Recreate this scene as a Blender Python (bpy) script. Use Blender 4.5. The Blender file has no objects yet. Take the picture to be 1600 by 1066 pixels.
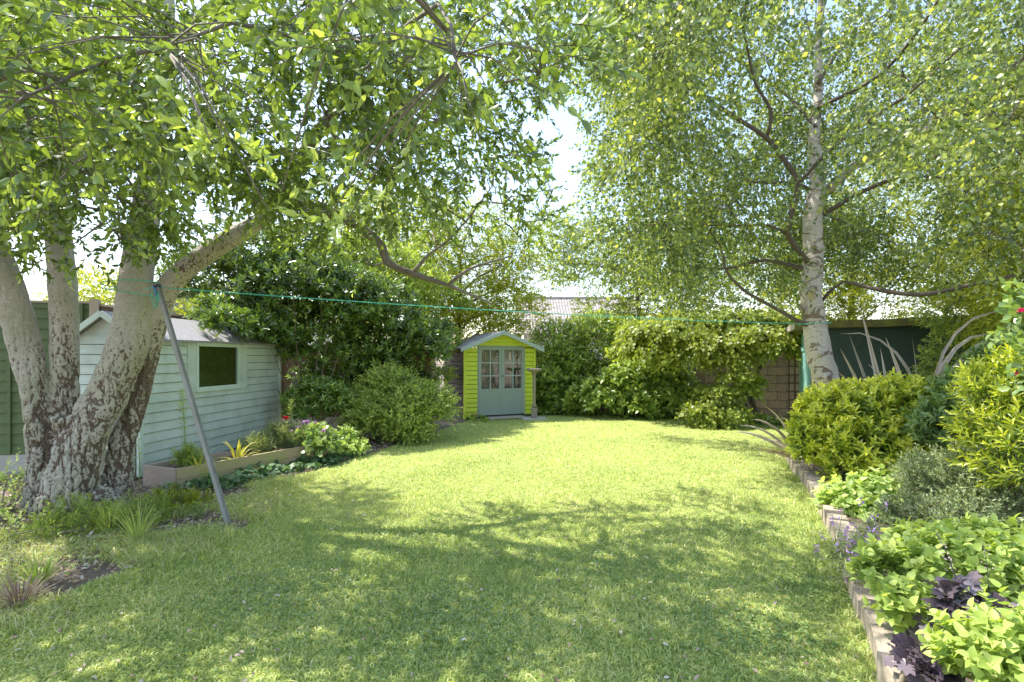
import bpy, bmesh, math, random
import numpy as np
from mathutils import Vector, noise, Matrix

R = math.radians
random.seed(7)
rng = np.random.default_rng(11)
C = bpy.context.scene.collection
CAM = Vector((0, 0, 1.55))
HOR = 560.0
F = 800.0

def P(px, py, Y):
    """a spot of the garden at depth Y"""
    return Vector(((px-800)/F*Y, Y, 1.55-(py-HOR)/F*Y))

def proj(p):
    p = np.asarray(p)
    Y = np.maximum(p[..., 1], .05)
    return 800+p[..., 0]/Y*F, HOR-(p[..., 2]-1.55)/Y*F

# ------------------------------------------------------------------ materials
def newmat(name):
    m = bpy.data.materials.new(name); m.use_nodes = True
    nt = m.node_tree; nt.nodes.clear()
    out = nt.nodes.new('ShaderNodeOutputMaterial')
    return m, nt, out

def N(nt, t, **kw):
    n = nt.nodes.new(t)
    for k, v in kw.items():
        if k in n.inputs.keys(): n.inputs[k].default_value = v
        else: setattr(n, k, v)
    return n

def L(nt, a, b): nt.links.new(a, b)

def ramp(nt, fac, stops):
    r = nt.nodes.new('ShaderNodeValToRGB')
    el = r.color_ramp.elements
    while len(el) < len(stops): el.new(0.5)
    for e, (p, c) in zip(el, stops):
        e.position = p; e.color = (c[0], c[1], c[2], 1)
    L(nt, fac, r.inputs[0])
    return r.outputs[0]

def texnoise(nt, scale, detail=4, rough=.55, coord='Object', vscale=None, dist=0):
    tc = nt.nodes.new('ShaderNodeTexCoord')
    src = tc.outputs[coord]
    if vscale:
        mp = nt.nodes.new('ShaderNodeMapping'); mp.inputs['Scale'].default_value = vscale
        L(nt, src, mp.inputs[0]); src = mp.outputs[0]
    n = N(nt, 'ShaderNodeTexNoise', Scale=scale, Detail=detail, Roughness=rough, Distortion=dist)
    L(nt, src, n.inputs['Vector'])
    return n.outputs['Fac']

def mixc(nt, fac, a, b, mode='MIX'):
    m = nt.nodes.new('ShaderNodeMix'); m.data_type = 'RGBA'; m.blend_type = mode
    if hasattr(fac, 'is_output'): L(nt, fac, m.inputs['Factor'])
    else: m.inputs['Factor'].default_value = fac
    for s, v in (('A', a), ('B', b)):
        i = [x for x in m.inputs if x.name == s and x.type == 'RGBA'][0]
        if hasattr(v, 'is_output'): L(nt, v, i)
        else: i.default_value = (v[0], v[1], v[2], 1)
    return [o for o in m.outputs if o.type == 'RGBA'][0]

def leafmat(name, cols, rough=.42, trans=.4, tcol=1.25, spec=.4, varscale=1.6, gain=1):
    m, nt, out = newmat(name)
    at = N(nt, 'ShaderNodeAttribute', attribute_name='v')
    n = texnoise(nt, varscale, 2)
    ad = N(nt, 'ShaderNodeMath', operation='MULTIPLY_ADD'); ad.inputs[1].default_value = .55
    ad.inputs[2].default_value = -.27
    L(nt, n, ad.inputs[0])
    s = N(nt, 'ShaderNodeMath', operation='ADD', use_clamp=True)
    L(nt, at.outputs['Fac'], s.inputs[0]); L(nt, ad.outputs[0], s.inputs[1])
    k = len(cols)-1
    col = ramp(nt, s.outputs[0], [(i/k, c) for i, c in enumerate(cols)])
    if gain != 1: col = mixc(nt, 1.0, col, (gain, gain, gain*.8), 'MULTIPLY')
    ge = N(nt, 'ShaderNodeNewGeometry')
    back = mixc(nt, 1.0, col, (1.12, 1.1, 1.25), 'MULTIPLY')
    col2 = mixc(nt, ge.outputs['Backfacing'], col, back)
    b = N(nt, 'ShaderNodeBsdfPrincipled', Roughness=rough)
    b.inputs['Specular IOR Level'].default_value = spec
    L(nt, col2, b.inputs['Base Color'])
    t = N(nt, 'ShaderNodeBsdfTranslucent')
    tc = mixc(nt, 1.0, col, (tcol*1.15, tcol*1.1, tcol*.4), 'MULTIPLY')
    L(nt, tc, t.inputs['Color'])
    mx = N(nt, 'ShaderNodeMixShader'); mx.inputs[0].default_value = trans
    L(nt, b.outputs[0], mx.inputs[1]); L(nt, t.outputs[0], mx.inputs[2])
    L(nt, mx.outputs[0], out.inputs[0])
    return m

def paintmat(name, col, var=.12, rough=.6, grain=(1, 1, 14), scale=3, bump=.15, dirt=None, dirtamt=.35):
    """painted or weathered wood: grain, patchy wear, faint relief"""
    m, nt, out = newmat(name)
    n1 = texnoise(nt, scale*6, 5, .6, vscale=grain)
    n2 = texnoise(nt, scale*.7, 4)
    c = Vector(col)
    a = ramp(nt, n1, [(.3, c*(1-var)), (.7, c*(1+var))])
    if dirt is not None:
        f = ramp(nt, n2, [(.45, (0, 0, 0)), (.75, (dirtamt,)*3)])
        a = mixc(nt, f, a, dirt)
    b = N(nt, 'ShaderNodeBsdfPrincipled', Roughness=rough)
    L(nt, a, b.inputs['Base Color'])
    bp = N(nt, 'ShaderNodeBump', Strength=bump, Distance=.01)
    L(nt, n1, bp.inputs['Height']); L(nt, bp.outputs[0], b.inputs['Normal'])
    L(nt, b.outputs[0], out.inputs[0])
    return m

def plain(name, col, rough=.5, metal=0, var=.1, scale=20):
    m, nt, out = newmat(name)
    n = texnoise(nt, scale, 3)
    c = Vector(col)
    a = ramp(nt, n, [(.3, c*(1-var)), (.7, c*(1+var))])
    b = N(nt, 'ShaderNodeBsdfPrincipled', Roughness=rough, Metallic=metal)
    L(nt, a, b.inputs['Base Color']); L(nt, b.outputs[0], out.inputs[0])
    return m

def glassmat(name, tint=(.8, .85, .82), refl=.25):
    m, nt, out = newmat(name)
    t = N(nt, 'ShaderNodeBsdfTransparent', Color=(*tint, 1))
    n = texnoise(nt, 3, 2)
    bp = N(nt, 'ShaderNodeBump', Strength=.08, Distance=.02); L(nt, n, bp.inputs['Height'])
    g = N(nt, 'ShaderNodeBsdfGlossy', Roughness=.04); L(nt, bp.outputs[0], g.inputs['Normal'])
    mx = N(nt, 'ShaderNodeMixShader'); mx.inputs[0].default_value = refl
    L(nt, t.outputs[0], mx.inputs[1]); L(nt, g.outputs[0], mx.inputs[2]); L(nt, mx.outputs[0], out.inputs[0])
    return m

M = {}
# leaves: dark, mid, light, young
M['tree_leaf'] = leafmat('broadleaf tree leaf', [(.035, .06, .015), (.09, .14, .03), (.17, .25, .06), (.34, .42, .14)], .34, .36, 1.4, .5, gain=1.4)
M['birch_leaf'] = leafmat('birch leaf', [(.045, .08, .03), (.10, .155, .055), (.22, .29, .085), (.47, .51, .13)], .36, .42, 1.5, .5, gain=1.1)
M['gold_leaf'] = leafmat('sunny tree leaf', [(.15, .20, .02), (.28, .34, .03), (.46, .50, .05), (.64, .64, .10)], .4, .5, 1.35, gain=0.85)
M['dark_leaf'] = leafmat('glossy dark leaf', [(.025, .05, .012), (.06, .11, .022), (.12, .20, .04), (.34, .42, .10)], .24, .25, 1.2, .7, gain=1.45)
M['hedge_leaf'] = leafmat('hedge leaf', [(.05, .09, .02), (.11, .18, .035), (.24, .32, .07), (.50, .52, .16)], .32, .35, 1.3, .5, gain=1.3)
M['acer_leaf'] = leafmat('weeping maple leaf', [(.12, .18, .03), (.22, .30, .05), (.36, .43, .08), (.52, .55, .14)], .42, .45, 1.3, gain=0.85)
M['honey_leaf'] = leafmat('bushy honeysuckle leaf', [(.08, .13, .03), (.17, .25, .05), (.32, .40, .09), (.58, .60, .20)], .35, .4, 1.3, .5, gain=1.25)
M['golden_shrub'] = leafmat('golden shrub leaf', [(.05, .10, .015), (.20, .30, .03), (.50, .56, .045), (.72, .74, .10)], .35, .4, 1.2, .5, gain=0.95)
M['grey_leaf'] = leafmat('grey green leaf', [(.07, .11, .05), (.15, .20, .10), (.28, .34, .19), (.44, .50, .30)], .4, .3, 1.1, gain=1.2)
M['mid_leaf'] = leafmat('mid green leaf', [(.05, .10, .03), (.12, .21, .05), (.22, .33, .09), (.38, .47, .16)], .33, .35, 1.2, .5, gain=1.0)
M['lime_leaf'] = leafmat('lime herb leaf', [(.14, .24, .04), (.30, .44, .09), (.44, .58, .14), (.60, .70, .24)], .5, .4, 1.1, .3, gain=0.85)
M['pale_leaf'] = leafmat('pale green edged leaf', [(.15, .24, .05), (.30, .42, .12), (.46, .56, .22), (.66, .70, .38)], .45, .4, 1.1, gain=1.2)
M['purple_leaf'] = leafmat('dark purple leaf', [(.035, .025, .035), (.075, .055, .07), (.13, .10, .12), (.20, .15, .18)], .38, .1, 1.0, .5)
M['flax_leaf'] = leafmat('bronze striped flax leaf', [(.10, .09, .05), (.28, .22, .15), (.45, .38, .30), (.62, .52, .42)], .4, .2, 1.0)
M['ivy_leaf'] = leafmat('ivy leaf', [(.02, .06, .02), (.05, .11, .035), (.10, .19, .07), (.2, .32, .14)], .5, .2, 1.1, .3)
M['bamboo_leaf'] = leafmat('bamboo leaf', [(.10, .15, .015), (.20, .25, .03), (.34, .38, .05), (.50, .46, .09)], .4, .45, 1.4, gain=1.35)
M['grass_blade'] = leafmat('grass blade', [(.15, .23, .05), (.31, .42, .09), (.50, .58, .14), (.74, .70, .32)], .5, .35, 1.05, .3, 1.1)
M['long_grass'] = leafmat('long grass blade', [(.14, .22, .04), (.26, .37, .07), (.42, .50, .12), (.62, .60, .28)], .5, .35, 1.1, .3)
M['litter'] = leafmat('dry bark chips and leaves', [(.10, .06, .04), (.26, .17, .12), (.45, .34, .27), (.68, .58, .48)], .7, .1, 1.0, .2, 4)
M['red_petal'] = leafmat('red petal', [(.45, .01, .01), (.6, .015, .015), (.7, .02, .03), (.8, .04, .05)], .5, .3, 1.2)
M['pink_petal'] = leafmat('deep pink petal', [(.5, .01, .12), (.6, .02, .17), (.7, .04, .24), (.85, .12, .35)], .5, .3, 1.2)
M['violet_petal'] = leafmat('violet petal', [(.28, .12, .42), (.38, .18, .55), (.48, .26, .66), (.6, .38, .75)], .6, .3, 1.2)
M['white_petal'] = leafmat('blush petal', [(.5, .3, .3), (.6, .42, .4), (.7, .55, .5), (.8, .7, .65)], .6, .3, 1.0)
M['yellow_leaf'] = leafmat('yellowing strap leaf', [(.25, .33, .04), (.45, .46, .06), (.65, .55, .07), (.75, .6, .15)], .45, .3, 1.1)

def barkmat():
    m, nt, out = newmat('flaking grey bark')
    at = N(nt, 'ShaderNodeAttribute', attribute_name='crack')
    ht = N(nt, 'ShaderNodeAttribute', attribute_name='brown')
    n1 = texnoise(nt, 9, 6, .65, vscale=(1, 1, .45), dist=.6)
    n2 = texnoise(nt, 30, 6, .75, vscale=(1, 1, .9), dist=1.6)
    n3 = texnoise(nt, 90, 4, .6)
    n4 = texnoise(nt, 1.7, 3)
    grey = ramp(nt, n2, [(.3, (.30, .26, .20)), (.5, (.52, .475, .39)), (.72, (.68, .635, .55))])
    green = mixc(nt, ramp(nt, n4, [(.45, (0, 0, 0)), (.7, (.55, .55, .55))]), grey, (.28, .29, .13))
    brown = ramp(nt, n3, [(.3, (.05, .036, .027)), (.7, (.26, .185, .135))])
    # flakes: mesh relief plus fine noise decide where the brown under-bark and the hollow's painted shade show
    s = N(nt, 'ShaderNodeMath', operation='MULTIPLY_ADD'); s.inputs[1].default_value = 1.1
    L(nt, n2, s.inputs[0]); L(nt, at.outputs['Fac'], s.inputs[2])
    s2 = N(nt, 'ShaderNodeMath', operation='ADD'); L(nt, s.outputs[0], s2.inputs[0]); L(nt, ht.outputs['Fac'], s2.inputs[1])
    f = ramp(nt, s2.outputs[0], [(.93, (0, 0, 0)), (1.0, (1, 1, 1))])
    col = mixc(nt, f, green, brown)
    b = N(nt, 'ShaderNodeBsdfPrincipled', Roughness=.85)
    b.inputs['Specular IOR Level'].default_value = .2
    L(nt, col, b.inputs['Base Color'])
    sh = N(nt, 'ShaderNodeMath', operation='MULTIPLY_ADD'); sh.inputs[1].default_value = 1.2
    L(nt, n1, sh.inputs[0]); L(nt, n2, sh.inputs[2])
    bp = N(nt, 'ShaderNodeBump', Strength=.9, Distance=.02)
    L(nt, sh.outputs[0], bp.inputs['Height']); L(nt, bp.outputs[0], b.inputs['Normal'])
    L(nt, b.outputs[0], out.inputs[0])
    return m
M['bark'] = barkmat()

def birchmat():
    m, nt, out = newmat('birch bark')
    n1 = texnoise(nt, 5, 7, .7, vscale=(1, 1, 7), dist=1.2)
    n2 = texnoise(nt, 3.4, 6, .65, vscale=(1, 1, 1.6), dist=1.5)
    n3 = texnoise(nt, 60, 3)
    base = ramp(nt, n3, [(.3, (.52, .44, .36)), (.7, (.70, .63, .54))])
    base = mixc(nt, ramp(nt, n1, [(.54, (0, 0, 0)), (.70, (.75, .75, .75))]), base, (.36, .27, .19))
    col = mixc(nt, ramp(nt, n2, [(.535, (0, 0, 0)), (.58, (1, 1, 1))]), base, (.20, .14, .09))
    at = N(nt, 'ShaderNodeAttribute', attribute_name='brown')
    col = mixc(nt, at.outputs['Fac'], col, (.13, .10, .075))
    b = N(nt, 'ShaderNodeBsdfPrincipled', Roughness=.7)
    L(nt, col, b.inputs['Base Color'])
    bp = N(nt, 'ShaderNodeBump', Strength=1, Distance=.03)
    L(nt, n1, bp.inputs['Height']); L(nt, bp.outputs[0], b.inputs['Normal'])
    L(nt, b.outputs[0], out.inputs[0])
    return m
M['birch'] = birchmat()
M['twig'] = paintmat('twig bark', (.09, .065, .045), .3, .8, (1, 1, 1), 8)
M['limb_bark'] = paintmat('grey brown limb bark', (.17, .14, .105), .4, .85, (1, 1, 1), 5, .6, (.06, .05, .035), .8)
M['stem_green'] = plain('green stem', (.16, .24, .06), .5)
M['stem_pale'] = plain('woody shrub stem', (.22, .17, .11), .7, var=.3)

def groundmat():
    m, nt, out = newmat('garden soil')
    n1 = texnoise(nt, 2.2, 6, .65); n2 = texnoise(nt, 28, 6, .7)
    a = ramp(nt, n2, [(.3, (.06, .04, .028)), (.55, (.16, .11, .08)), (.75, (.32, .24, .18))])
    a = mixc(nt, ramp(nt, n1, [(.5, (0, 0, 0)), (.75, (.5, .5, .5))]), a, (.16, .19, .05))
    b = N(nt, 'ShaderNodeBsdfPrincipled', Roughness=.95)
    L(nt, a, b.inputs['Base Color'])
    bp = N(nt, 'ShaderNodeBump', Strength=.9, Distance=.04)
    L(nt, n2, bp.inputs['Height']); L(nt, bp.outputs[0], b.inputs['Normal'])
    L(nt, b.outputs[0], out.inputs[0]); return m
M['soil'] = groundmat()

def lawnmat():
    m, nt, out = newmat('mown lawn')
    n1 = texnoise(nt, .9, 5, .6); n2 = texnoise(nt, 60, 6, .75, vscale=(1, .6, 1)); n3 = texnoise(nt, 6, 5, .6)
    a = ramp(nt, n2, [(.28, (.13, .19, .04)), (.5, (.30, .37, .08)), (.72, (.52, .55, .14))])
    a = mixc(nt, ramp(nt, n3, [(.45, (0, 0, 0)), (.75, (.6, .6, .6))]), a, (.38, .35, .15))
    a = mixc(nt, ramp(nt, n1, [(.5, (0, 0, 0)), (.7, (.4, .4, .4))]), a, (.17, .23, .05))
    b = N(nt, 'ShaderNodeBsdfPrincipled', Roughness=.9)
    b.inputs['Specular IOR Level'].default_value = .15
    L(nt, a, b.inputs['Base Color'])
    bp = N(nt, 'ShaderNodeBump', Strength=.9, Distance=.03)
    L(nt, n2, bp.inputs['Height']); L(nt, bp.outputs[0], b.inputs['Normal'])
    L(nt, b.outputs[0], out.inputs[0]); return m
M['lawn'] = lawnmat()

M['shed_green'] = paintmat('pale green shed paint', (.54, .62, .53), .13, .6, (1, .25, 3), 4, .3, (.26, .33, .22), .6)
M['shed_trim'] = paintmat('pale green trim paint', (.58, .70, .58), .06, .55, (3, 1, .3), 4, .15, (.3, .36, .28), .25)
M['felt'] = paintmat('grey roofing felt', (.27, .26, .28), .2, .9, (1, 1, 1), 6, .6, (.20, .21, .16), .6)
M['lime_paint'] = paintmat('lime yellow paint', (.54, .66, .03), .06, .55, (.4, .4, 3), 4, .15, (.36, .46, .05), .5)
M['grey_paint'] = paintmat('grey green door paint', (.23, .30, .27), .05, .5, (3, 3, .3), 4, .08)
M['barge'] = paintmat('blue grey barge board paint', (.34, .43, .45), .05, .5, (1, 1, 1), 4, .08)
M['shaded_side'] = paintmat('side boards with painted shade', (.045, .04, .03), .3, .8, (1, 1, 6), 4)  # deep shade on the summerhouse's left side, put into the board colour
M['fence_green'] = paintmat('green stained fence boards', (.09, .13, .045), .2, .8, (.3, .3, 4), 4, .5, (.07, .11, .04), .6)
M['fence_brown'] = paintmat('brown fence boards', (.11, .065, .032), .25, .8, (.3, .3, 4), 4, .5, (.08, .06, .03), .6)
M['concrete'] = paintmat('pale concrete', (.45, .42, .38), .12, .9, (1, 1, 1), 5, .3, (.28, .27, .22), .5)
M['post_wood'] = paintmat('pale fence post wood', (.42, .34, .24), .15, .8, (3, 3, .3), 4, .3)
M['planter_wood'] = paintmat('mossy planter boards', (.36, .27, .15), .2, .8, (.5, .5, 5), 4, .4, (.27, .29, .05), .95)
M['planter_rim'] = paintmat('grey planter board end', (.34, .26, .20), .2, .8, (.5, .5, 5), 4, .4)
M['sleeper'] = paintmat('silvered sawn timber', (.33, .265, .195), .3, .85, (.6, 6, 1), 5, .6, (.28, .24, .18), .5)
M['grey_wood'] = paintmat('weathered grey wood', (.22, .19, .15), .2, .8, (4, 4, .3), 5, .5)
M['slab'] = paintmat('step board', (.38, .33, .27), .15, .8, (1, 1, 1), 5, .4)
M['iron'] = plain('dark iron', (.03, .04, .04), .4, .6)
M['metal_post'] = paintmat('dull grey angle post', (.24, .24, .23), .18, .5, (3, 3, .4), 6, .25, (.14, .13, .11), .5)
M['rope'] = plain('green washing line', (.05, .50, .36), .5)
M['blue_rope'] = plain('blue cord', (.05, .18, .6), .5)
M['shaded_green_shed'] = paintmat('green shed boards with painted shade', (.012, .034, .022), .15, .6, (.3, .3, 4), 4, .25)  # shade of the camera-facing side, put into the shed's colour
M['teal'] = paintmat('teal shed paint on the sunlit side', (.16, .36, .30), .15, .6, (5, 5, .3), 4, .3, (.08, .2, .16), .5)  # sunlit copy of the same shed's colour, for its left side
M['moss_roof'] = paintmat('mossy roof edge', (.12, .11, .045), .35, .95, (1, 1, 1), 6, .8, (.26, .27, .03), .8)
M['blind'] = paintmat('olive window blind', (.21, .20, .04), .12, .6, (1, 1, 6), 6, .1)
M['curtain'] = paintmat('faded curtain', (.38, .34, .28), .25, .8, (5, 5, .3), 3, .2)
M['interior'] = plain('dark shed interior', (.05, .05, .04), .9)
M['white_wall'] = paintmat('white render', (.72, .70, .66), .05, .8, (1, 1, 1), 3, .1)
M['window_dark'] = glassmat('house window glass', (.25, .28, .3), .3)
M['glass'] = glassmat('thin window glass', (.68, .72, .68), .13)
M['terracotta'] = plain('terracotta', (.42, .2, .12), .8)

def brickmat(name, c1, c2, mort, bw, rh, scale=1, msize=.012, bump=.6, rot=None):
    m, nt, out = newmat(name)
    tc = N(nt, 'ShaderNodeTexCoord')
    mp = N(nt, 'ShaderNodeMapping')
    if rot: mp.inputs['Rotation'].default_value = rot
    L(nt, tc.outputs['Object'], mp.inputs[0])
    br = N(nt, 'ShaderNodeTexBrick', Scale=scale)
    br.inputs['Color1'].default_value = (*c1, 1); br.inputs['Color2'].default_value = (*c2, 1)
    br.inputs['Mortar'].default_value = (*mort, 1)
    br.inputs['Brick Width'].default_value = bw; br.inputs['Row Height'].default_value = rh
    br.inputs['Mortar Size'].default_value = msize
    L(nt, mp.outputs[0], br.inputs['Vector'])
    n = texnoise(nt, 14, 5, .65)
    col = mixc(nt, .6, br.outputs['Color'], ramp(nt, n, [(.3, (.45, .45, .42)), (.7, (1.3, 1.3, 1.3))]), 'MULTIPLY')
    b = N(nt, 'ShaderNodeBsdfPrincipled', Roughness=.9)
    L(nt, col, b.inputs['Base Color'])
    h = N(nt, 'ShaderNodeMath', operation='MULTIPLY_ADD'); h.inputs[1].default_value = -1.0
    L(nt, br.outputs['Fac'], h.inputs[0]); L(nt, n, h.inputs[2])
    bp = N(nt, 'ShaderNodeBump', Strength=bump, Distance=.03)
    L(nt, h.outputs[0], bp.inputs['Height']); L(nt, bp.outputs[0], b.inputs['Normal'])
    L(nt, b.outputs[0], out.inputs[0]); return m
M['block'] = brickmat('sandstone block wall', (.34, .26, .14), (.24, .19, .11), (.12, .10, .07), .46, .22, rot=(R(90), 0, 0))
M['tile'] = plain('brown grey roof tile', (.30, .26, .24), .85, var=.3, scale=7)

# ------------------------------------------------------------------ mesh helpers
def link(name, me, mat, parent=None, smooth=False):
    if isinstance(mat, str): mat = M[mat]
    if mat: me.materials.append(mat)
    o = bpy.data.objects.new(name, me); C.objects.link(o)
    if parent: o.parent = parent
    if smooth:
        me.polygons.foreach_set('use_smooth', [True]*len(me.polygons))
    return o

def tag(o, label=None, cat=None, group=None, kind=None):
    if label: o['label'] = label
    if cat: o['category'] = cat
    if group: o['group'] = group
    if kind: o['kind'] = kind
    return o

def empty(name, loc, label, cat, group=None, rz=0):
    o = bpy.data.objects.new(name, None); C.objects.link(o)
    o.location = loc; o.rotation_euler = (0, 0, rz); o.empty_display_size = .1
    return tag(o, label, cat, group)

def raw_mesh(name, V, tris, sizes=None, v=None):
    """tris: flat loop index array, sizes: per-face loop count (array or int)"""
    me = bpy.data.meshes.new(name)
    V = np.asarray(V, dtype=np.float32); li = np.asarray(tris, dtype=np.int32).ravel()
    if np.isscalar(sizes): sizes = np.full(len(li)//sizes, sizes, dtype=np.int32)
    sizes = np.asarray(sizes, dtype=np.int32)
    me.vertices.add(len(V)); me.vertices.foreach_set('co', V.ravel())
    me.loops.add(len(li)); me.loops.foreach_set('vertex_index', li)
    st = np.concatenate([[0], np.cumsum(sizes)[:-1]]).astype(np.int32)
    me.polygons.add(len(sizes)); me.polygons.foreach_set('loop_start', st)
    me.polygons.foreach_set('loop_total', sizes)
    me.update(calc_edges=True)
    if v is not None:
        a = me.attributes.new('v', 'FLOAT', 'POINT'); a.data.foreach_set('value', np.asarray(v, dtype=np.float32))
    return me

class MB:
    """collects boxes, bars and prisms for one mesh"""
    def __init__(s): s.bm = bmesh.new()
    def box(s, c, d, mat=None, bev=0):
        m = mat or Matrix.Identity(4)
        r = bmesh.ops.create_cube(s.bm, size=1, matrix=m @ Matrix.Translation(Vector(c)) @ Matrix.Diagonal((d[0], d[1], d[2], 1)))
        if bev:
            es = list({e for v in r['verts'] for e in v.link_edges})
            bmesh.ops.bevel(s.bm, geom=es, offset=bev, segments=2, affect='EDGES', profile=.7)
        return r
    def span(s, a, b, bev=0, mat=None):
        a = Vector(a); b = Vector(b)
        return s.box((a+b)/2, [abs(x) for x in (b-a)], mat, bev)
    def bar(s, a, b, w, h, bev=0, roll=0):
        a = Vector(a); b = Vector(b); d = b-a
        q = d.to_track_quat('Z', 'Y').to_matrix().to_4x4() @ Matrix.Rotation(roll, 4, 'Z')
        return s.box((0, 0, 0), (w, h, d.length), Matrix.Translation((a+b)/2) @ q, bev)
    def prism(s, poly, y0, y1, mat=None):
        """polygon in x,z extruded along y"""
        m = mat or Matrix.Identity(4)
        A = [s.bm.verts.new(m @ Vector((x, y0, z))) for x, z in poly]
        B = [s.bm.verts.new(m @ Vector((x, y1, z))) for x, z in poly]
        n = len(poly)
        s.bm.faces.new(A); s.bm.faces.new(B[::-1])
        for i in range(n): s.bm.faces.new((A[i], B[i], B[(i+1) % n], A[(i+1) % n]))
    def lathe(s, prof, c=(0, 0, 0), n=20):
        c = Vector(c); rings = []
        for r, z in prof:
            rings.append([s.bm.verts.new(c+Vector((r*math.cos(2*math.pi*i/n), r*math.sin(2*math.pi*i/n), z))) for i in range(n)])
        for a, b in zip(rings, rings[1:]):
            for i in range(n): s.bm.faces.new((a[i], a[(i+1) % n], b[(i+1) % n], b[i]))
        s.bm.faces.new(rings[0][::-1]); s.bm.faces.new(rings[-1])
    def build(s, name, mat, parent=None, smooth=False, bev=0):
        bmesh.ops.recalc_face_normals(s.bm, faces=s.bm.faces)
        me = bpy.data.meshes.new(name); s.bm.to_mesh(me); s.bm.free()
        return link(name, me, mat, parent, smooth)

# -------- tubes
def catmull(pts, rad, step):
    pts = [Vector(p) for p in pts]
    if len(pts) < 3:
        pass
    P_ = [pts[0]*2-pts[1]]+pts+[pts[-1]*2-pts[-2]]
    R_ = [rad[0]]+list(rad)+[rad[-1]]
    out = []; ro = []
    for i in range(1, len(P_)-2):
        n = max(1, int((P_[i+1]-P_[i]).length/step))
        for k in range(n):
            t = k/n; t2 = t*t; t3 = t2*t
            a, b, c, d = P_[i-1], P_[i], P_[i+1], P_[i+2]
            out.append(.5*((2*b)+(c-a)*t+(2*a-5*b+4*c-d)*t2+(3*b-a-3*c+d)*t3))
            ro.append(R_[i]+(R_[i+1]-R_[i])*t)
    out.append(pts[-1]); ro.append(rad[-1])
    return out, ro

class Tubes:
    def __init__(s): s.V = []; s.F = []; s.r = []; s.n = 0
    def add(s, pts, rad, nseg=8, step=.12, wob=0):
        p, r = catmull(pts, rad, step)
        prev = None; base = s.n
        for i, q in enumerate(p):
            d = (p[min(i+1, len(p)-1)]-p[max(i-1, 0)])
            if d.length < 1e-6: d = Vector((0, 0, 1))
            d.normalize()
            if prev is None:
                u = d.orthogonal().normalized()
            else:
                u = (prev-d*prev.dot(d)).normalized()
            prev = u; w = d.cross(u)
            for k in range(nseg):
                a = 2*math.pi*k/nseg
                rr = r[i]*(1+(wob*noise.noise(q*5+Vector((math.cos(a), math.sin(a), 0))*1.2) if wob else 0))
                s.V.append(q+u*(rr*math.cos(a))+w*(rr*math.sin(a))); s.r.append(r[i])
        m = len(p)
        for i in range(m-1):
            for k in range(nseg):
                a = base+i*nseg+k; b = base+i*nseg+(k+1) % nseg
                s.F.append((a, b, b+nseg, a+nseg))
        s.F.append(tuple(base+k for k in range(nseg))[::-1])
        s.F.append(tuple(base+(m-1)*nseg+k for k in range(nseg)))
        s.n += m*nseg
        return p
    def build(s, name, mat, parent=None, brown=None):
        me = bpy.data.meshes.new(name); me.from_pydata([tuple(v) for v in s.V], [], s.F)
        if brown:
            a = me.attributes.new('brown', 'FLOAT', 'POINT'); a.data.foreach_set('value', [brown(r) for r in s.r])
        return link(name, me, mat, parent, True)

# -------- leaves
def unit(a): return a/np.maximum(np.linalg.norm(a, axis=-1, keepdims=True), 1e-9)
def rvec(n): return unit(rng.normal(size=(n, 3)))

T_DIA = (np.array([(0, 0, 0), (-.5, .45, .10), (.5, .45, .10), (0, 1, -.04)]), [(0, 2, 3), (0, 3, 1)])
T_OVAL = (np.array([(0, 0, 0), (0, .35, -.0), (0, .72, -.02), (0, 1, -.12), (-.42, .28, .09), (-.40, .66, .07), (.42, .28, .09), (.40, .66, .07)]),
          [(0, 1, 4), (1, 2, 5, 4), (2, 3, 5), (0, 6, 1), (1, 6, 7, 2), (2, 7, 3)])
T_HEART = (np.array([(0, 0, 0), (0, .3, -.02), (0, .68, -.06), (0, 1, -.2), (-.46, .12, .10), (-.48, .48, .06), (-.25, .8, -.03), (.46, .12, .10), (.48, .48, .06), (.25, .8, -.03)]),
           [(0, 1, 5, 4), (1, 2, 6, 5), (2, 3, 6), (0, 7, 8, 1), (1, 8, 9, 2), (2, 9, 3)])
def lobed(n=5):
    vs = [(0, .0, 0)]; fs = []
    vs.append((0, .45, -.02))
    k = n*2+1
    for i in range(k):
        a = math.pi*(-.92+1.84*i/(k-1)); r = .56 if i % 2 else .40
        vs.append((math.sin(a)*r, .45+math.cos(a)*r, .04-.1*(i % 2)))
    for i in range(k-1): fs.append((1, 3+i, 2+i))
    return (np.array(vs), fs)
T_LOBE = lobed(7)
T_MAPLE = lobed(5)
T_STRAP = (np.array([(-.5, 0, 0), (.5, 0, 0), (-.5, .33, .03), (.5, .33, .03), (-.4, .66, -.04), (.4, .66, -.04), (0, 1, -.22)]),
           [(0, 1, 3, 2), (2, 3, 5, 4), (4, 5, 6)])

def leafmesh(name, tpl, pos, d, n, ln, wd, v, mat, parent):
    tv, tf = tpl; K = len(tv); cnt = len(pos)
    d = unit(d); s = unit(np.cross(d, n)); n = np.cross(s, d)
    ln = np.broadcast_to(ln, cnt)[:, None, None]; wd = np.broadcast_to(wd, cnt)[:, None, None]
    V = (pos[:, None, :] + s[:, None, :]*tv[None, :, 0:1]*wd + d[:, None, :]*tv[None, :, 1:2]*ln + n[:, None, :]*tv[None, :, 2:3]*ln)
    fi = np.array([i for f in tf for i in f]); fs = np.array([len(f) for f in tf])
    idx = (fi[None, :]+(np.arange(cnt)*K)[:, None]).ravel()
    me = raw_mesh(name, V.reshape(-1, 3), idx, np.tile(fs, cnt), np.repeat(v, K))
    return link(name, me, mat, parent)

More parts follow.
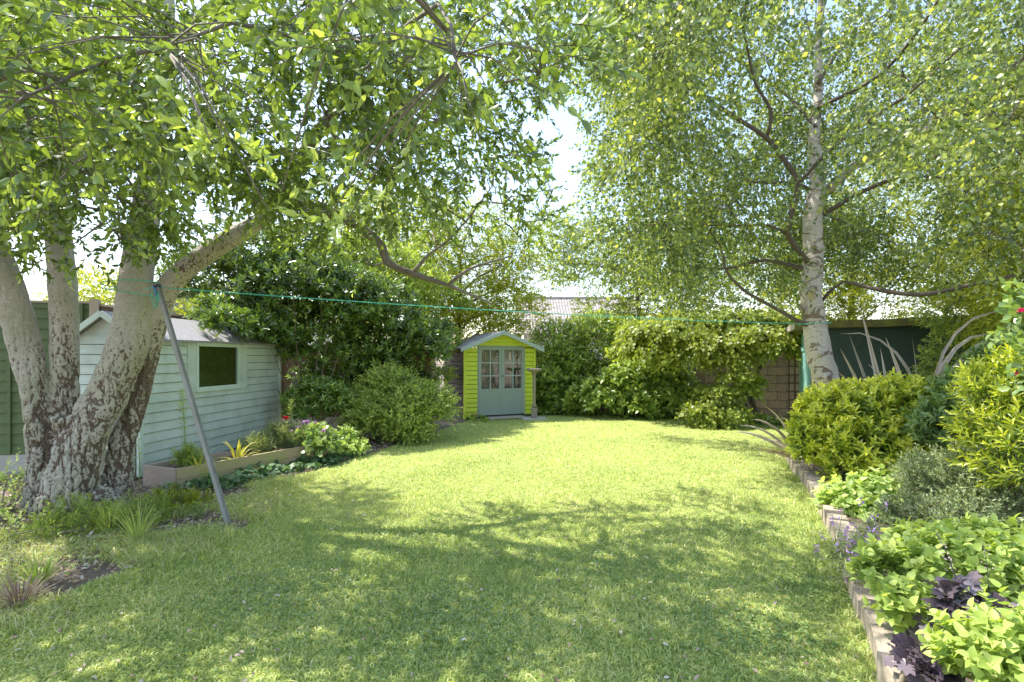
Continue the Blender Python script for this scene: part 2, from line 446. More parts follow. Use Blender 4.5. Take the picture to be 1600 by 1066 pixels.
def shoots(base, axis, length, nl, th=(.8, 1.2), opposite=False, droop=.15, flat=0, taper=.35):
    """leaf spots along shoots -> pos, dir, normal, size factor, position along the shoot"""
    T = len(base); axis = unit(axis)
    length = np.broadcast_to(length, T)
    t = (np.arange(nl)+.6)/nl
    t = np.broadcast_to(t, (T, nl)) + rng.uniform(-.3, .3, (T, nl))/nl
    t = np.clip(t, 0, 1)
    u = unit(np.cross(axis, rvec(T))); w = np.cross(axis, u)
    if opposite: ph = (np.arange(nl)//2)*math.pi/2+(np.arange(nl) % 2)*math.pi
    else: ph = np.arange(nl)*2.399
    ph = ph[None, :]+rng.uniform(0, 6.28, (T, 1))+rng.normal(0, .25, (T, nl))
    r = u[:, None, :]*np.cos(ph)[..., None]+w[:, None, :]*np.sin(ph)[..., None]
    a = axis[:, None, :]
    an = rng.uniform(th[0], th[1], (T, nl))*(1-.45*t)
    d = a*np.cos(an)[..., None]+r*np.sin(an)[..., None]
    d[..., 2] -= droop
    n = a*np.sin(an)[..., None]-r*np.cos(an)[..., None]
    n = n+rng.normal(0, .25, n.shape)
    n[..., 2] += flat
    bend = np.zeros_like(d); bend[..., 2] = -(t**2)*droop
    pos = base[:, None, :]+a*(t*length[:, None])[..., None]+bend*length[:, None, None]
    sz = 1-taper*np.abs(t-.45)
    return pos.reshape(-1, 3), d.reshape(-1, 3), n.reshape(-1, 3), sz.ravel(), t.ravel()

def twigmesh(name, base, axis, length, rad, mat, parent, droop=.15):
    T = len(base); axis = unit(axis); length = np.broadcast_to(length, T)
    u = unit(np.cross(axis, rvec(T))); w = np.cross(axis, u)
    V = []; 
    for t, rr in ((0, 1.), (.5, .7), (1, .25)):
        c = base+axis*(t*length)[:, None]; c = c.copy(); c[:, 2] -= t*t*droop*length
        for k in range(3):
            a = k*2.094
            V.append(c+(u*math.cos(a)+w*math.sin(a))*rad*rr)
    V = np.stack(V, 1)  # T,9,3
    q = []
    for s in (0, 3):
        for k in range(3): q += [s+k, s+(k+1) % 3, s+3+(k+1) % 3, s+3+k]
    idx = (np.array(q)[None, :]+(np.arange(T)*9)[:, None]).ravel()
    me = raw_mesh(name, V.reshape(-1, 3), idx, 4)
    return link(name, me, mat, parent)

def snoise(p, f, seed=0):
    p = p*f+seed*7.3
    return (np.sin(p[:, 0]*1.7+np.sin(p[:, 1]*1.3)*1.5)+np.sin(p[:, 1]*1.9+np.sin(p[:, 2]*1.6)*1.4)+np.sin(p[:, 2]*2.1+np.sin(p[:, 0]*1.2)*1.6))/3

def ell(c, r, n, shell=.5, up=-1.0):
    """random points in an ellipsoid, mostly near its skin"""
    d = rvec(int(n*1.6)); d = d[d[:, 2] > up][:n]
    rad = shell+(1-shell)*rng.random(len(d))**.6
    return np.array(c)+d*np.array(r)*rad[:, None], d, rad

def shrub(name, label, cat, blobs, n, leafL, leafW, mat, tpl=T_DIA, nl=8, slen=.22, group=None, th=(.8, 1.2), opposite=False,
          droop=.1, upward=.5, stem='stem_pale', ground=0., gap=-.55, gf=3., vb=0., shell=.45, flat=.2, wild=.35, up=-.6, stems=9, tipv=.25, parent=None):
    """a shrub: foliage mesh of leafy shoots over several lobes plus woody stems"""
    c0 = np.mean([b[0] for b in blobs], axis=0)
    root = parent or empty(name, (float(c0[0]), float(c0[1]), ground), label, cat, group)
    off = np.array(root.matrix_basis.translation) if not parent else np.array(parent.location)
    vol = np.array([b[1][0]*b[1][2]+b[1][0]*b[1][1] for b in blobs]); vol = vol/vol.sum()
    B = []; A = []; RR = []
    for (c, r), f in zip(blobs, vol):
        p, d, rad = ell(c, r, int(n*f), shell, up)
        B.append(p); A.append(d); RR.append(rad)
    B = np.concatenate(B); A = np.concatenate(A); RR = np.concatenate(RR)
    k = (snoise(B, gf, len(label)) > gap) & (B[:, 2] > ground+.02)
    B, A, RR = B[k], A[k], RR[k]
    A = A+np.array((0, 0, upward))+rng.normal(0, wild, A.shape)
    sl = slen*rng.uniform(.6, 1.3, len(B))
    B = B-unit(A)*sl[:, None]*.6
    pos, d, nn, sz, t = shoots(B, A, sl, nl, th, opposite, droop, flat)
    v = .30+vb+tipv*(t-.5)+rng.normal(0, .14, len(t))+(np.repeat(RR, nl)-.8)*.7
    keep = pos[:, 2] > ground+.01
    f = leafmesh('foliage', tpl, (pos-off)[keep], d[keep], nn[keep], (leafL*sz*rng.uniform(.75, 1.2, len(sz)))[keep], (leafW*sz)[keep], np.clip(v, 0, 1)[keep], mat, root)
    tb = Tubes()
    for i in range(stems):
        b, r = blobs[i % len(blobs)]
        e = Vector(b)+Vector((random.uniform(-.7, .7)*r[0], random.uniform(-.7, .7)*r[1], random.uniform(.1, .7)*r[2]))-Vector(off)
        s0 = Vector((random.uniform(-.1, .1), random.uniform(-.1, .1), 0))
        mid = s0.lerp(e, .5)+Vector((random.uniform(-.08, .08), random.uniform(-.08, .08), .05))
        tb.add([s0, mid, e], [.014, .010, .004], 5, .15)
    if stems: tb.build('stem', stem, root)
    kk = rng.random(len(B)) < .5
    if kk.any(): twigmesh('twig', (B-off)[kk], A[kk], sl[kk]*.95, .0028, stem, root, droop)
    return root

# ------------------------------------------------------------------ ground
edge_line = [(1.45, 1.2), (1.62, 1.9), (1.78, 2.35), (1.93, 2.6), (2.15, 3.1), (2.42, 3.6), (2.70, 4.1), (3.0, 4.8), (3.28, 5.4), (3.62, 6.2), (3.95, 7.1), (4.3, 7.9), (4.75, 8.8)]
lawn_poly = [(-3.4, .4), (-3.0, 1.8), (-2.85, 2.8), (-2.9, 3.5), (-2.65, 4.0), (-2.45, 4.6), (-2.4, 5.2), (-2.75, 6.1), (-2.75, 6.9), (-2.35, 8.1), (-2.1, 9.0), (-1.75, 10.2), (-1.5, 11.2), (-1.2, 12.2),
             (-1.0, 13.1), (.7, 13.9), (1.6, 14.0), (3.0, 13.7), (4.2, 13.1), (5.4, 12.4), (6.3, 11.7), (6.0, 10.2), (4.9, 8.9)] + edge_line[::-1][1:] + [(1.3, .4)]

def ground_grid():
    xs = sorted(set([-150, -60, -30, -15, 15, 30, 60, 150]+[i*.5 for i in range(-24, 25)]))
    ys = sorted(set([-100, -40, -15, 30, 60, 120, 220]+[i*.5 for i in range(-12, 45)]))
    V = [(x, y, 0) for y in ys for x in xs]; nx = len(xs)
    Fc = [(j*nx+i, j*nx+i+1, (j+1)*nx+i+1, (j+1)*nx+i) for j in range(len(ys)-1) for i in range(nx-1)]
    me = bpy.data.meshes.new('ground'); me.from_pydata(V, [], Fc)
    tag(link('ground', me, 'soil'), kind='structure')
ground_grid()

def smooth_poly(poly, wob=.04):
    out = []
    for i, a in enumerate(poly):
        b = poly[(i+1) % len(poly)]
        n = max(1, int(math.hypot(b[0]-a[0], b[1]-a[1])/.12))
        for k in range(n):
            t = k/n; x = a[0]+(b[0]-a[0])*t; y = a[1]+(b[1]-a[1])*t
            x += wob*noise.noise(Vector((x*2.5, y*2.5, 1))); y += wob*noise.noise(Vector((x*2.5, y*2.5, 5)))
            out.append((x, y))
    return out
def poly_sheet(name, poly, z, mat):
    bm = bmesh.new(); vs = [bm.verts.new((x, y, z)) for x, y in poly]
    f = bm.faces.new(vs); bmesh.ops.triangulate(bm, faces=[f])
    me = bpy.data.meshes.new(name); bm.to_mesh(me); bm.free()
    o = link(name, me, mat)
    if me.polygons[0].normal.z < 0: me.flip_normals()
    return tag(o, kind='structure')
poly_sheet('lawn', smooth_poly(lawn_poly), .006, 'lawn')

# right bed of raised soil behind the timber edging
bed_poly = [(x+.10, y) for x, y in edge_line] + [(6.0, 9.4), (12, 9.4), (12, 1.2)]
bm = bmesh.new()
top = [bm.verts.new((x, y, .12)) for x, y in bed_poly]; bot = [bm.verts.new((x, y, -.02)) for x, y in bed_poly]
f = bm.faces.new(top)
for i in range(len(top)): bm.faces.new((top[i], top[(i+1) % len(top)], bot[(i+1) % len(top)], bot[i]))
bmesh.ops.recalc_face_normals(bm, faces=bm.faces)
me = bpy.data.meshes.new('flower_bed_soil'); bm.to_mesh(me); bm.free()
tag(link('flower_bed_soil', me, 'soil'), kind='structure')

def inside(poly, x, y):
    r = np.zeros(len(x), bool); n = len(poly); j = n-1
    for i in range(n):
        xi, yi = poly[i]; xj, yj = poly[j]
        c = ((yi > y) != (yj > y)) & (x < (xj-xi)*(y-yi)/(yj-yi+1e-12)+xi)
        r ^= c; j = i
    return r

def blades(name, x, y, z, h, w, lean, v, mat, kind='stuff', label=None, cat=None, parent=None):
    n = len(x)
    a = rng.uniform(0, 6.28, n); la = rng.uniform(0, 6.28, n)
    s = np.stack([np.cos(a), np.sin(a), np.zeros(n)], 1); l = np.stack([np.cos(la), np.sin(la), np.zeros(n)], 1)
    b = np.stack([x, y, np.broadcast_to(z, n)], 1); up = np.array((0, 0, 1.))
    h = np.broadcast_to(h, n)[:, None]; w = np.broadcast_to(w, n)[:, None]; lean = np.broadcast_to(lean, n)[:, None]
    mid = b+up*h*.55+l*h*lean*.35; tip = b+up*h*np.maximum(.25, 1-.45*lean)+l*h*lean*1.0
    V = np.stack([b-s*w, b+s*w, mid-s*w*.8, mid+s*w*.8, tip], 1).reshape(-1, 3)
    q = np.array([0, 1, 3, 2, 2, 3, 4]); idx = (q[None]+(np.arange(n)*5)[:, None]).ravel()
    me = raw_mesh(name, V, idx, np.tile([4, 3], n), np.repeat(np.clip(v, 0, 1), 5))
    o = link(name, me, mat, parent)
    if kind: tag(o, label, cat, kind=kind)
    return o

def lawn_points(n, ymin, ymax, powr):
    u = rng.random(n)
    k = 1-powr
    y = (ymin**k+(ymax**k-ymin**k)*u)**(1/k)
    x = rng.uniform(-1.05, 1.05, n)*(y+.4)
    return x, y
x, y = lawn_points(430000, 1.9, 14, 1.55)
k = inside(lawn_poly, x, y); x, y = x[k], y[k]
p3 = np.stack([x, y, 0*x], 1)
nv = snoise(p3, 1.3, 1)*.10+snoise(p3, 2.9, 3)*.12+snoise(p3, 9, 5)*.10+snoise(p3, 25, 6)*.08
fs = 1+np.maximum(0, y-5)*.09
blades('grass', x, y, .004, rng.uniform(.018, .055, len(x))*(1+.4*snoise(p3, 3, 2)), .0030*fs*rng.uniform(.5, 1.5, len(x)), rng.uniform(.3, 2.0, len(x)),
       .42+nv+rng.normal(0, .27, len(x)), 'grass_blade', label='short mown lawn grass, pale yellow green in the sun', cat='grass')

# thin straw coloured grass over the bare ground at the left
n = 16000; x = rng.uniform(-4.6, -2.5, n); y = rng.uniform(2.4, 4.7, n)
k = ~inside(lawn_poly, x, y) & (snoise(np.stack([x, y, 0*x], 1), 2.6, 4) > -.35) & (x > -y*1.1); x, y = x[k], y[k]; n = len(x)
blades('dry_grass', x, y, .0, rng.uniform(.03, .11, n), .0026*rng.uniform(.6, 1.4, n), rng.uniform(.6, 2.2, n), .72+rng.normal(0, .25, n), 'long_grass',
       label='dry straw coloured grass over the bare soil at the left', cat='grass')

# clover patches
cx = []; cy = []
for px, py, Y, r, m in ((1290, 930, 3.4, .35, 900), (1180, 1000, 2.9, .4, 900), (700, 980, 3.0, .5, 700), (980, 900, 3.8, .5, 600), (420, 950, 3.3, .5, 700), (1150, 840, 4.6, .5, 600), (600, 860, 4.3, .6, 500)):
    c = P(px, py, Y); a = rng.normal(0, r*.5, (m, 2)); cx.append(c.x+a[:, 0]*1.3); cy.append(c.y+a[:, 1])
x = np.concatenate(cx); y = np.concatenate(cy); k = inside(lawn_poly, x, y); x, y = x[k], y[k]; n = len(x)
pos = np.repeat(np.stack([x, y, rng.uniform(.02, .045, n)], 1), 3, 0); a = np.repeat(rng.uniform(0, 6.28, n), 3)+np.tile([0, 2.09, 4.19], n)
d = np.stack([np.cos(a), np.sin(a), np.full(3*n, .15)], 1)
leafmesh('clover', T_HEART, pos, d, np.tile((0, 0, 1.), (3*n, 1))+rng.normal(0, .25, (3*n, 3)), .013, .013, np.clip(rng.normal(.5, .2, 3*n), 0, 1), 'mid_leaf', None)
tag(bpy.data.objects['clover'], 'small clover leaves mixed into the near lawn', 'clover', kind='stuff')

# fallen leaves lying on the lawn
x, y = lawn_points(600, 2.3, 11, 1.4); k = inside(lawn_poly, x, y); x, y = x[k], y[k]; n = len(x)
pos = np.stack([x, y, np.full(n, .035)], 1); d = rvec(n); d[:, 2] *= .25
leafmesh('fallen_leaves', T_OVAL, pos, d, np.tile((0, 0, 1.), (n, 1))+rng.normal(0, .3, (n, 3)), rng.uniform(.02, .045, n), rng.uniform(.012, .022, n), np.clip(rng.normal(.55, .25, n), 0, 1), 'litter', None)
tag(bpy.data.objects['fallen_leaves'], 'small pale dry leaves scattered over the lawn', 'fallen leaves', kind='stuff')

# litter and bark chips over the left bed
n = 26000
x = rng.uniform(-7, -1.0, n); y = 2.2+rng.random(n)**1.3*8.5
k = ~inside(lawn_poly, x, y) & (x > -y*1.08); x, y = x[k], y[k]; n = len(x)
pos = np.stack([x, y, rng.uniform(.004, .035, n)], 1); d = rvec(n); d[:, 2] *= .35
leafmesh('leaf_litter', T_DIA, pos, d, np.tile((0, 0, 1.), (n, 1))+rng.normal(0, .5, (n, 3)), rng.uniform(.02, .07, n), rng.uniform(.008, .028, n), np.clip(rng.normal(.5, .25, n), 0, 1), 'litter', None)
tag(bpy.data.objects['leaf_litter'], 'pinkish brown bark chips and dead leaves under the big tree', 'leaf litter', kind='stuff')
# rough edge of longer grass between the lawn and the left bed
poly = smooth_poly(lawn_poly[:9], .05)
n = 22000
i = rng.integers(0, len(poly)-30, n); pa = np.array(poly)[i]
off = np.abs(rng.normal(0, .36, n))
x = pa[:, 0]-off*.95+rng.normal(0, .1, n)+.12; y = pa[:, 1]-off*.1+rng.normal(0, .1, n)
p3 = np.stack([x, y, 0*x], 1); k = snoise(p3, 3.0, 8) > -.15; x, y = x[k], y[k]; n = len(x)
blades('rough_grass', x, y, .0, rng.uniform(.04, .13, n), .0028*rng.uniform(.6, 1.4, n), rng.uniform(.4, 1.8, n), .62+rng.normal(0, .28, n), 'long_grass',
       label='longer straggly grass along the left edge of the lawn', cat='grass')

# grass creeping up against the timber edging
n = 9000; t = rng.uniform(0, 1, n); ex = np.interp(t*7.4+1.4, [p[1] for p in edge_line], [p[0] for p in edge_line]); y = t*7.4+1.4
x = ex-.10-np.abs(rng.normal(0, .07, n)); k = snoise(np.stack([x, y, 0*x], 1), 4, 2) > -.3; x, y = x[k], y[k]; n = len(x)
blades('edge_grass', x, y, .0, rng.uniform(.03, .10, n), .0026*rng.uniform(.6, 1.4, n), rng.uniform(.3, 1.5, n), .5+rng.normal(0, .25, n), 'long_grass',
       label='longer uncut grass creeping against the timber edging', cat='grass')

# ------------------------------------------------------------------ the big multi-stemmed tree, left
def big_tree():
    base = P(120, 800, 5.2); base.z = 0
    root = empty('multi_stem_tree', base, 'large old tree with four thick flaking grey stems rising from one base on the left', 'tree')
    tb = Tubes()
    D = lambda px, py, dy=0: P(px, py, 5.2+dy)
    w = lambda px: px*5.2/800/2
    stems = [
        ([D(72, 822), D(66, 760), D(64, 700), D(58, 640), D(50, 590), D(36, 530), D(8, 440, -.05), D(-50, 300, -.1), D(-110, 120, -.2), D(-180, -80)], [w(84), w(56), w(48), w(46), w(48), w(52), w(54), w(50), w(44), w(34)]),
        ([D(90, 822, .12), D(92, 740, .15), D(97, 660, .15), D(101, 590, .15), D(101, 530, .15), D(98, 450, .15), D(88, 330, .2), D(80, 220, .2), D(86, 90, .2), D(95, -100, .2)], [w(80), w(60), w(46), w(44), w(48), w(48), w(42), w(38), w(34), w(30)]),
        ([D(118, 826, -.08), D(114, 770, -.08), D(124, 704, -.08), D(146, 655, -.06), D(170, 610, -.05), D(202, 530), D(212, 440, .05), D(228, 330, .1), D(246, 220, .1), D(256, 80, .1), D(262, -80, .1)], [w(108), w(82), w(78), w(70), w(66), w(66), w(58), w(50), w(42), w(36), w(30)]),
        ([D(184, 808, .34), D(183, 767, .32), D(191, 700, .30), D(208, 640, .26), D(226, 570, .24), D(243, 500, .2), D(262, 450, .18), D(296, 416, .15), D(345, 382, .1), D(405, 346, .1), D(430, 318, .15)], [w(70), w(50), w(46), w(42), w(44), w(46), w(44), w(40), w(38), w(32), w(26)]),
        ([D(100, 690, -.08), D(96, 668, -.18), D(93, 652, -.24)], [w(34), w(26), w(22)]),
        ([D(88, 790, -.1), D(50, 822, -.2), D(18, 836, -.3)], [w(70), w(44), w(16)]),
        ([D(150, 785, -.1), D(176, 815, -.3), D(192, 832, -.45)], [w(70), w(40), w(14)]),
        ([D(110, 790, -.1), D(104, 822, -.35), D(96, 840, -.5)], [w(70), w(46), w(14)]),
        ([D(235, 300, .1), D(262, 282, .05), D(320, 276), D(372, 296, .1), D(412, 330, .1)], [w(24), w(22), w(18), w(16), w(14)]),
        ([D(82, 235, .2), D(40, 240, .1), D(-10, 255), D(-70, 262)], [w(20), w(17), w(14), w(10)]),
    ]
    for p, r in stems: tb.add([Vector(q)-base for q in p], [k*.84-.006 for k in r], 20, .06)
    me = bpy.data.meshes.new('rough'); me.from_pydata([tuple(v) for v in tb.V], [], tb.F)
    tmp = bpy.data.objects.new('rough', me); C.objects.link(tmp)
    md = tmp.modifiers.new('r', 'REMESH'); md.mode = 'VOXEL'; md.voxel_size = .011
    dg = bpy.context.evaluated_depsgraph_get(); dg.update()
    m2 = bpy.data.meshes.new_from_object(tmp.evaluated_get(dg))
    bpy.data.objects.remove(tmp)
    m2.name = 'trunk'
    n = len(m2.vertices)
    co = np.empty(n*3, np.float32); m2.vertices.foreach_get('co', co); co = co.reshape(-1, 3)
    no = np.empty(n*3, np.float32); m2.vertices.foreach_get('normal', no); no = no.reshape(-1, 3)
    cr = np.empty(n, np.float32); br = np.empty(n, np.float32)
    for i in range(n):
        x, y, z = co[i]
        lowz = max(0., min(1., 1.25-z/1.7))
        g = noise.noise(Vector((x*7, y*7, z*1.6)))           # long fluting ridges
        q = Vector((x*25+g, y*25, z*9+x*7))
        q = q+Vector((noise.noise(q*1.1), noise.noise(q*1.1+Vector((9, 0, 0))), noise.noise(q*1.1+Vector((0, 9, 0)))))*1.1
        f = noise.noise(q)+.5*noise.noise(q*2.1)
        line = max(0., 1-abs(f)*(6.0-2.6*lowz))**.8
        fl = 1-line                     # raised plates
        r2 = noise.noise(Vector((x*46, y*46, z*34)))
        rr = max(0, 1-abs(noise.noise(Vector((x*13, y*13, z*3.2+4))))*4)
        rough = .22+1.0*lowz
        h = g*.034*(.15+lowz)+((fl-.6)*.017+r2*.004-rr*.022)*rough
        co[i] += no[i]*h
        cr[i] = .52-.62*fl+.10*r2+.40*rr*(.3+lowz)
        bz = noise.noise(Vector((x*2.6, y*2.6, z*1.4+7)))
        limb = max(0., min(1., (x-.85-.30*max(0, z-2.3))*4)) if z < 3.3 else 0.
        br[i] = -.09+.30*lowz*(1 if y < .15 else 1.5)+.34*bz-.08*min(1, max(0, z-1.6))+(.20 if (x > .36 and z < 2.4 and y > .12) else 0)+.3*limb  # browner low down and on the limb; shade of the hollow painted in too
    m2.vertices.foreach_set('co', co.ravel())
    a = m2.attributes.new('crack', 'FLOAT', 'POINT'); a.data.foreach_set('value', cr)
    a = m2.attributes.new('brown', 'FLOAT', 'POINT'); a.data.foreach_set('value', br)
    m2.materials.clear(); m2.update()
    link('trunk', m2, 'bark', root, True)
    # crown
    lim = Tubes()
    skel = [D(405, 346, .1), D(430, 318, .15), D(320, 276), D(256, 80, .1), D(250, 200, .1), D(88, 330, .2), D(86, 90, .2), D(-50, 300, -.1), D(262, -80, .1), D(95, -100, .2), D(372, 296, .1)]
    ex = [([D(430, 318, .15), D(480, 322, .3), D(545, 345, .4), D(596, 384, .5), D(605, 410, .5), D(645, 428, .5), D(700, 446, .6), D(770, 476, .8)], [w(24), w(20), w(18), w(16), w(14), w(12), w(7), w(3)]),
          ([D(645, 428, .5), D(668, 400, .5), D(700, 376, .5), D(742, 330, .5)], [w(9), w(6), w(4), w(3)]),
          ([D(700, 446, .6), D(735, 420, .6), D(800, 400, .7)], [w(7), w(5), w(3)]),
          ([D(430, 318, .15), D(470, 250, 0), D(520, 180, -.3), D(600, 110, -.5), D(700, 60, -.6)], [w(24), w(20), w(17), w(13), w(6)]),
          ([D(256, 80, .1), D(330, 20, 0), D(430, -40, -.2), D(560, -110, -.4)], [w(30), w(26), w(20), w(12)]),
          ([D(560, 230, -.2), D(610, 210, .2), D(700, 190, .5), D(790, 205, .7)], [w(12), w(10), w(7), w(3)]),
          ([D(470, 250, 0), D(560, 230, -.2), D(610, 262, .3), D(620, 300, .4)], [w(18), w(12), w(8), w(4)])]
    for p, r in ex:
        q = lim.add([Vector(a)-base for a in p], r, 8, .12, .25); skel += [a+base for a in q[::3]]
    cl = []
    tries = 0
    while len(cl) < 120 and tries < 20000:
        tries += 1
        Y = random.uniform(2.0, 7.6); X = random.uniform(-8.2, 1.3); z = random.uniform(2.3, 6.8)
        px, py = proj(np.array((X, Y, z)))
        if (Vector((X, Y, z))-CAM).length < 1.9: continue
        if py > -60:
            rb = 890 if py < 120 else (830 if py < 230 else 880)
            if px > rb-40: continue
            lb = 285 if px < 120 else (265 if px < 440 else 335)
            if py > lb: continue
        else:
            if X > .6: continue
            if random.random() < .8: continue
        if px < -120 and random.random() < .75: continue
        if Y-.264*z > 3.7 and X+.593*z > -1.8: continue
        if X+.593*z > 1.2 and random.random() < .35: continue
        if X+.593*z > -1.8 and z > 3.6 and random.random() < .45: continue
        if Y < 3 and random.random() < .4: continue
        cl.append((Vector((X, Y, z)), random.uniform(.38, .72)))
    # hand-set clumps that the photo shows clearly
    for px, py, Y, r in ((520, 345, 5.6, .42), (600, 330, 5.8, .42), (700, 330, 5.8, .42), (770, 290, 5.7, .4), (815, 310, 5.8, .32), (650, 250, 5.2, .42), (740, 215, 5.2, .42), (570, 410, 6.0, .3), (690, 390, 6.0, .3), (760, 420, 6.2, .28), (560, 270, 5.0, .4), (690, 160, 4.8, .4), (780, 130, 5.0, .4), (600, 190, 4.8, .4), (730, 40, 4.8, .45), (800, 240, 5.4, .35),
                         (380, 300, 4.4, .4), (460, 300, 4.2, .35), (220, 330, 4.6, .35), (60, 300, 4.6, .4), (20, 340, 4.8, .35), (150, 290, 4.5, .4), (300, 240, 4.2, .4), (40, 370, 4.4, .28), (110, 385, 4.3, .25), (190, 375, 4.4, .28), (250, 340, 4.6, .3), (300, 320, 4.8, .35), (360, 350, 5.6, .3), (420, 290, 5.0, .4), (-20, 350, 4.4, .3), (840, 120, 5.4, .32), (800, 60, 5.2, .4), (865, 50, 5.4, .36), (845, 345, 6.4, .3), (820, 380, 6.6, .3), (860, 300, 6.2, .22), (790, 350, 6.2, .3), (640, 300, 5.6, .4), (470, 380, 5.6, .3), (330, 330, 6.4, .3), (90, 360, 5.6, .3), (270, 370, 6.0, .3),
                         (100, 60, 4.4, .6), (30, 130, 4.4, .5), (180, 150, 4.4, .5), (380, 100, 4.6, .6), (300, 30, 4.3, .6), (500, 60, 4.8, .6), (650, 130, 5.4, .5)):
        cl.append((P(px, py, Y), r))
    B = []; A = []; SL = []
    cl.sort(key=lambda e: min((q-e[0]).length for q in skel))
    for c, r in cl:
        s = min(skel, key=lambda q: (q-c).length); skel.append(c)
        mid = s.lerp(c, .5)+Vector((random.uniform(-.2, .2), random.uniform(-.2, .2), random.uniform(0, .25)))
        ln = (s-c).length
        skel += lim.add([s-base, mid-base, c-base], [min(.028, .009+.006*ln), .011, .005], 6, .2, .2) and [s.lerp(mid, .6), mid, mid.lerp(c, .5)]
        nt = int(82*(r/.55)**2)
        p, d, rad = ell(c, (r, r, r*.62), nt, .15)
        for j in range(0, len(p), 9):
            e = Vector(p[j]); f0 = mid.lerp(c, random.uniform(.45, 1)); m_ = f0.lerp(e, .5)+Vector((0, 0, .05)); lim.add([f0-base, m_-base, e-base], [.005, .004, .002], 4, .3)
        B.append(p); A.append(d*.8+rng.normal(0, .45, d.shape)+unit(p-np.array(s))*.5); SL.append(rng.uniform(.16, .36, len(p)))
    B = np.concatenate(B); A = np.concatenate(A); SL = np.concatenate(SL)
    A[:, 2] -= .05
    far = np.linalg.norm(B-np.array(CAM), axis=1)
    k = (far > 1.7) & (snoise(B, 3.2, 4) > -.22); B, A, SL = B[k], A[k], SL[k]
    px, py = proj(B)
    k = ~((py > 405) & (px < 500)) & ~((px > 850) & (py > 130) & (py < 270)) & ~((px < 60) & (py > 400)); B, A, SL = B[k], A[k], SL[k]
    pos, d, nn, sz, t = shoots(B, A, SL, 11, (.6, 1.15), False, .12, .55)
    v = .36+.22*(t-.5)+rng.normal(0, .22, len(t))+snoise(pos, 1.5, 2)*.12
    n = len(pos)
    leafmesh('crown', T_OVAL, pos-np.array(base), d, nn, .078*sz*rng.uniform(.65, 1.2, n), .037*sz*rng.uniform(.8, 1.2, n), np.clip(v, 0, 1), 'tree_leaf', root)
    twigmesh('twig', B-np.array(base), A, SL*.95, .003, 'twig', root, .12)
    # pale sprays hanging nearest the viewer
    sp = [(330, 235, 260, 130, 2.1), (350, 215, 262, 185, 2.2), (420, 330, 500, 280, 2.4), (440, 300, 395, 225, 2.3), (520, 330, 600, 300, 2.6), (540, 350, 450, 330, 2.5), (590, 320, 640, 250, 2.7), (360, 215, 420, 240, 2.2),
          (640, 20, 700, 110, 2.3), (690, 60, 660, 120, 2.4), (660, 30, 620, 60, 2.4), (480, 230, 560, 250, 2.6), (480, 60, 540, 120, 2.6), (560, 280, 520, 360, 2.6), (330, 225, 300, 230, 2.1), (450, 240, 420, 140, 2.7), (520, 300, 480, 230, 2.5)]
    B = np.array([P(a, b, Y) for a, b, c, d_, Y in sp]); E = np.array([P(c, d_, Y-.12) for a, b, c, d_, Y in sp])
    A = E-B; SL = np.linalg.norm(A, axis=1)
    pos, d, nn, sz, t = shoots(B, A, SL, 9, (.5, 1.0), False, .05, .3, .1)
    n = len(pos)
    leafmesh('leaf_spray', T_OVAL, pos-np.array(base), d, nn, .088*sz*rng.uniform(.7, 1.1, n), .036*sz, np.clip(.86+rng.normal(0, .12, n), 0, 1), 'tree_leaf', root)
    twigmesh('spray_stem', B-np.array(base), A, SL, .0035, 'stem_green', root, .05)
    for a, b, c, d_, Y in sp:
        s = P(a, b, Y); q = min((z[0] for z in cl), key=lambda q: (q-s).length)
        lim.add([q-base, q.lerp(s, .5)-base+Vector((0, 0, .06)), s-base], [.005, .004, .003], 5, .2)
    lim.build('limb', 'limb_bark', root)
    o = bpy.data.objects.get('limb')
    return root
big_tree()

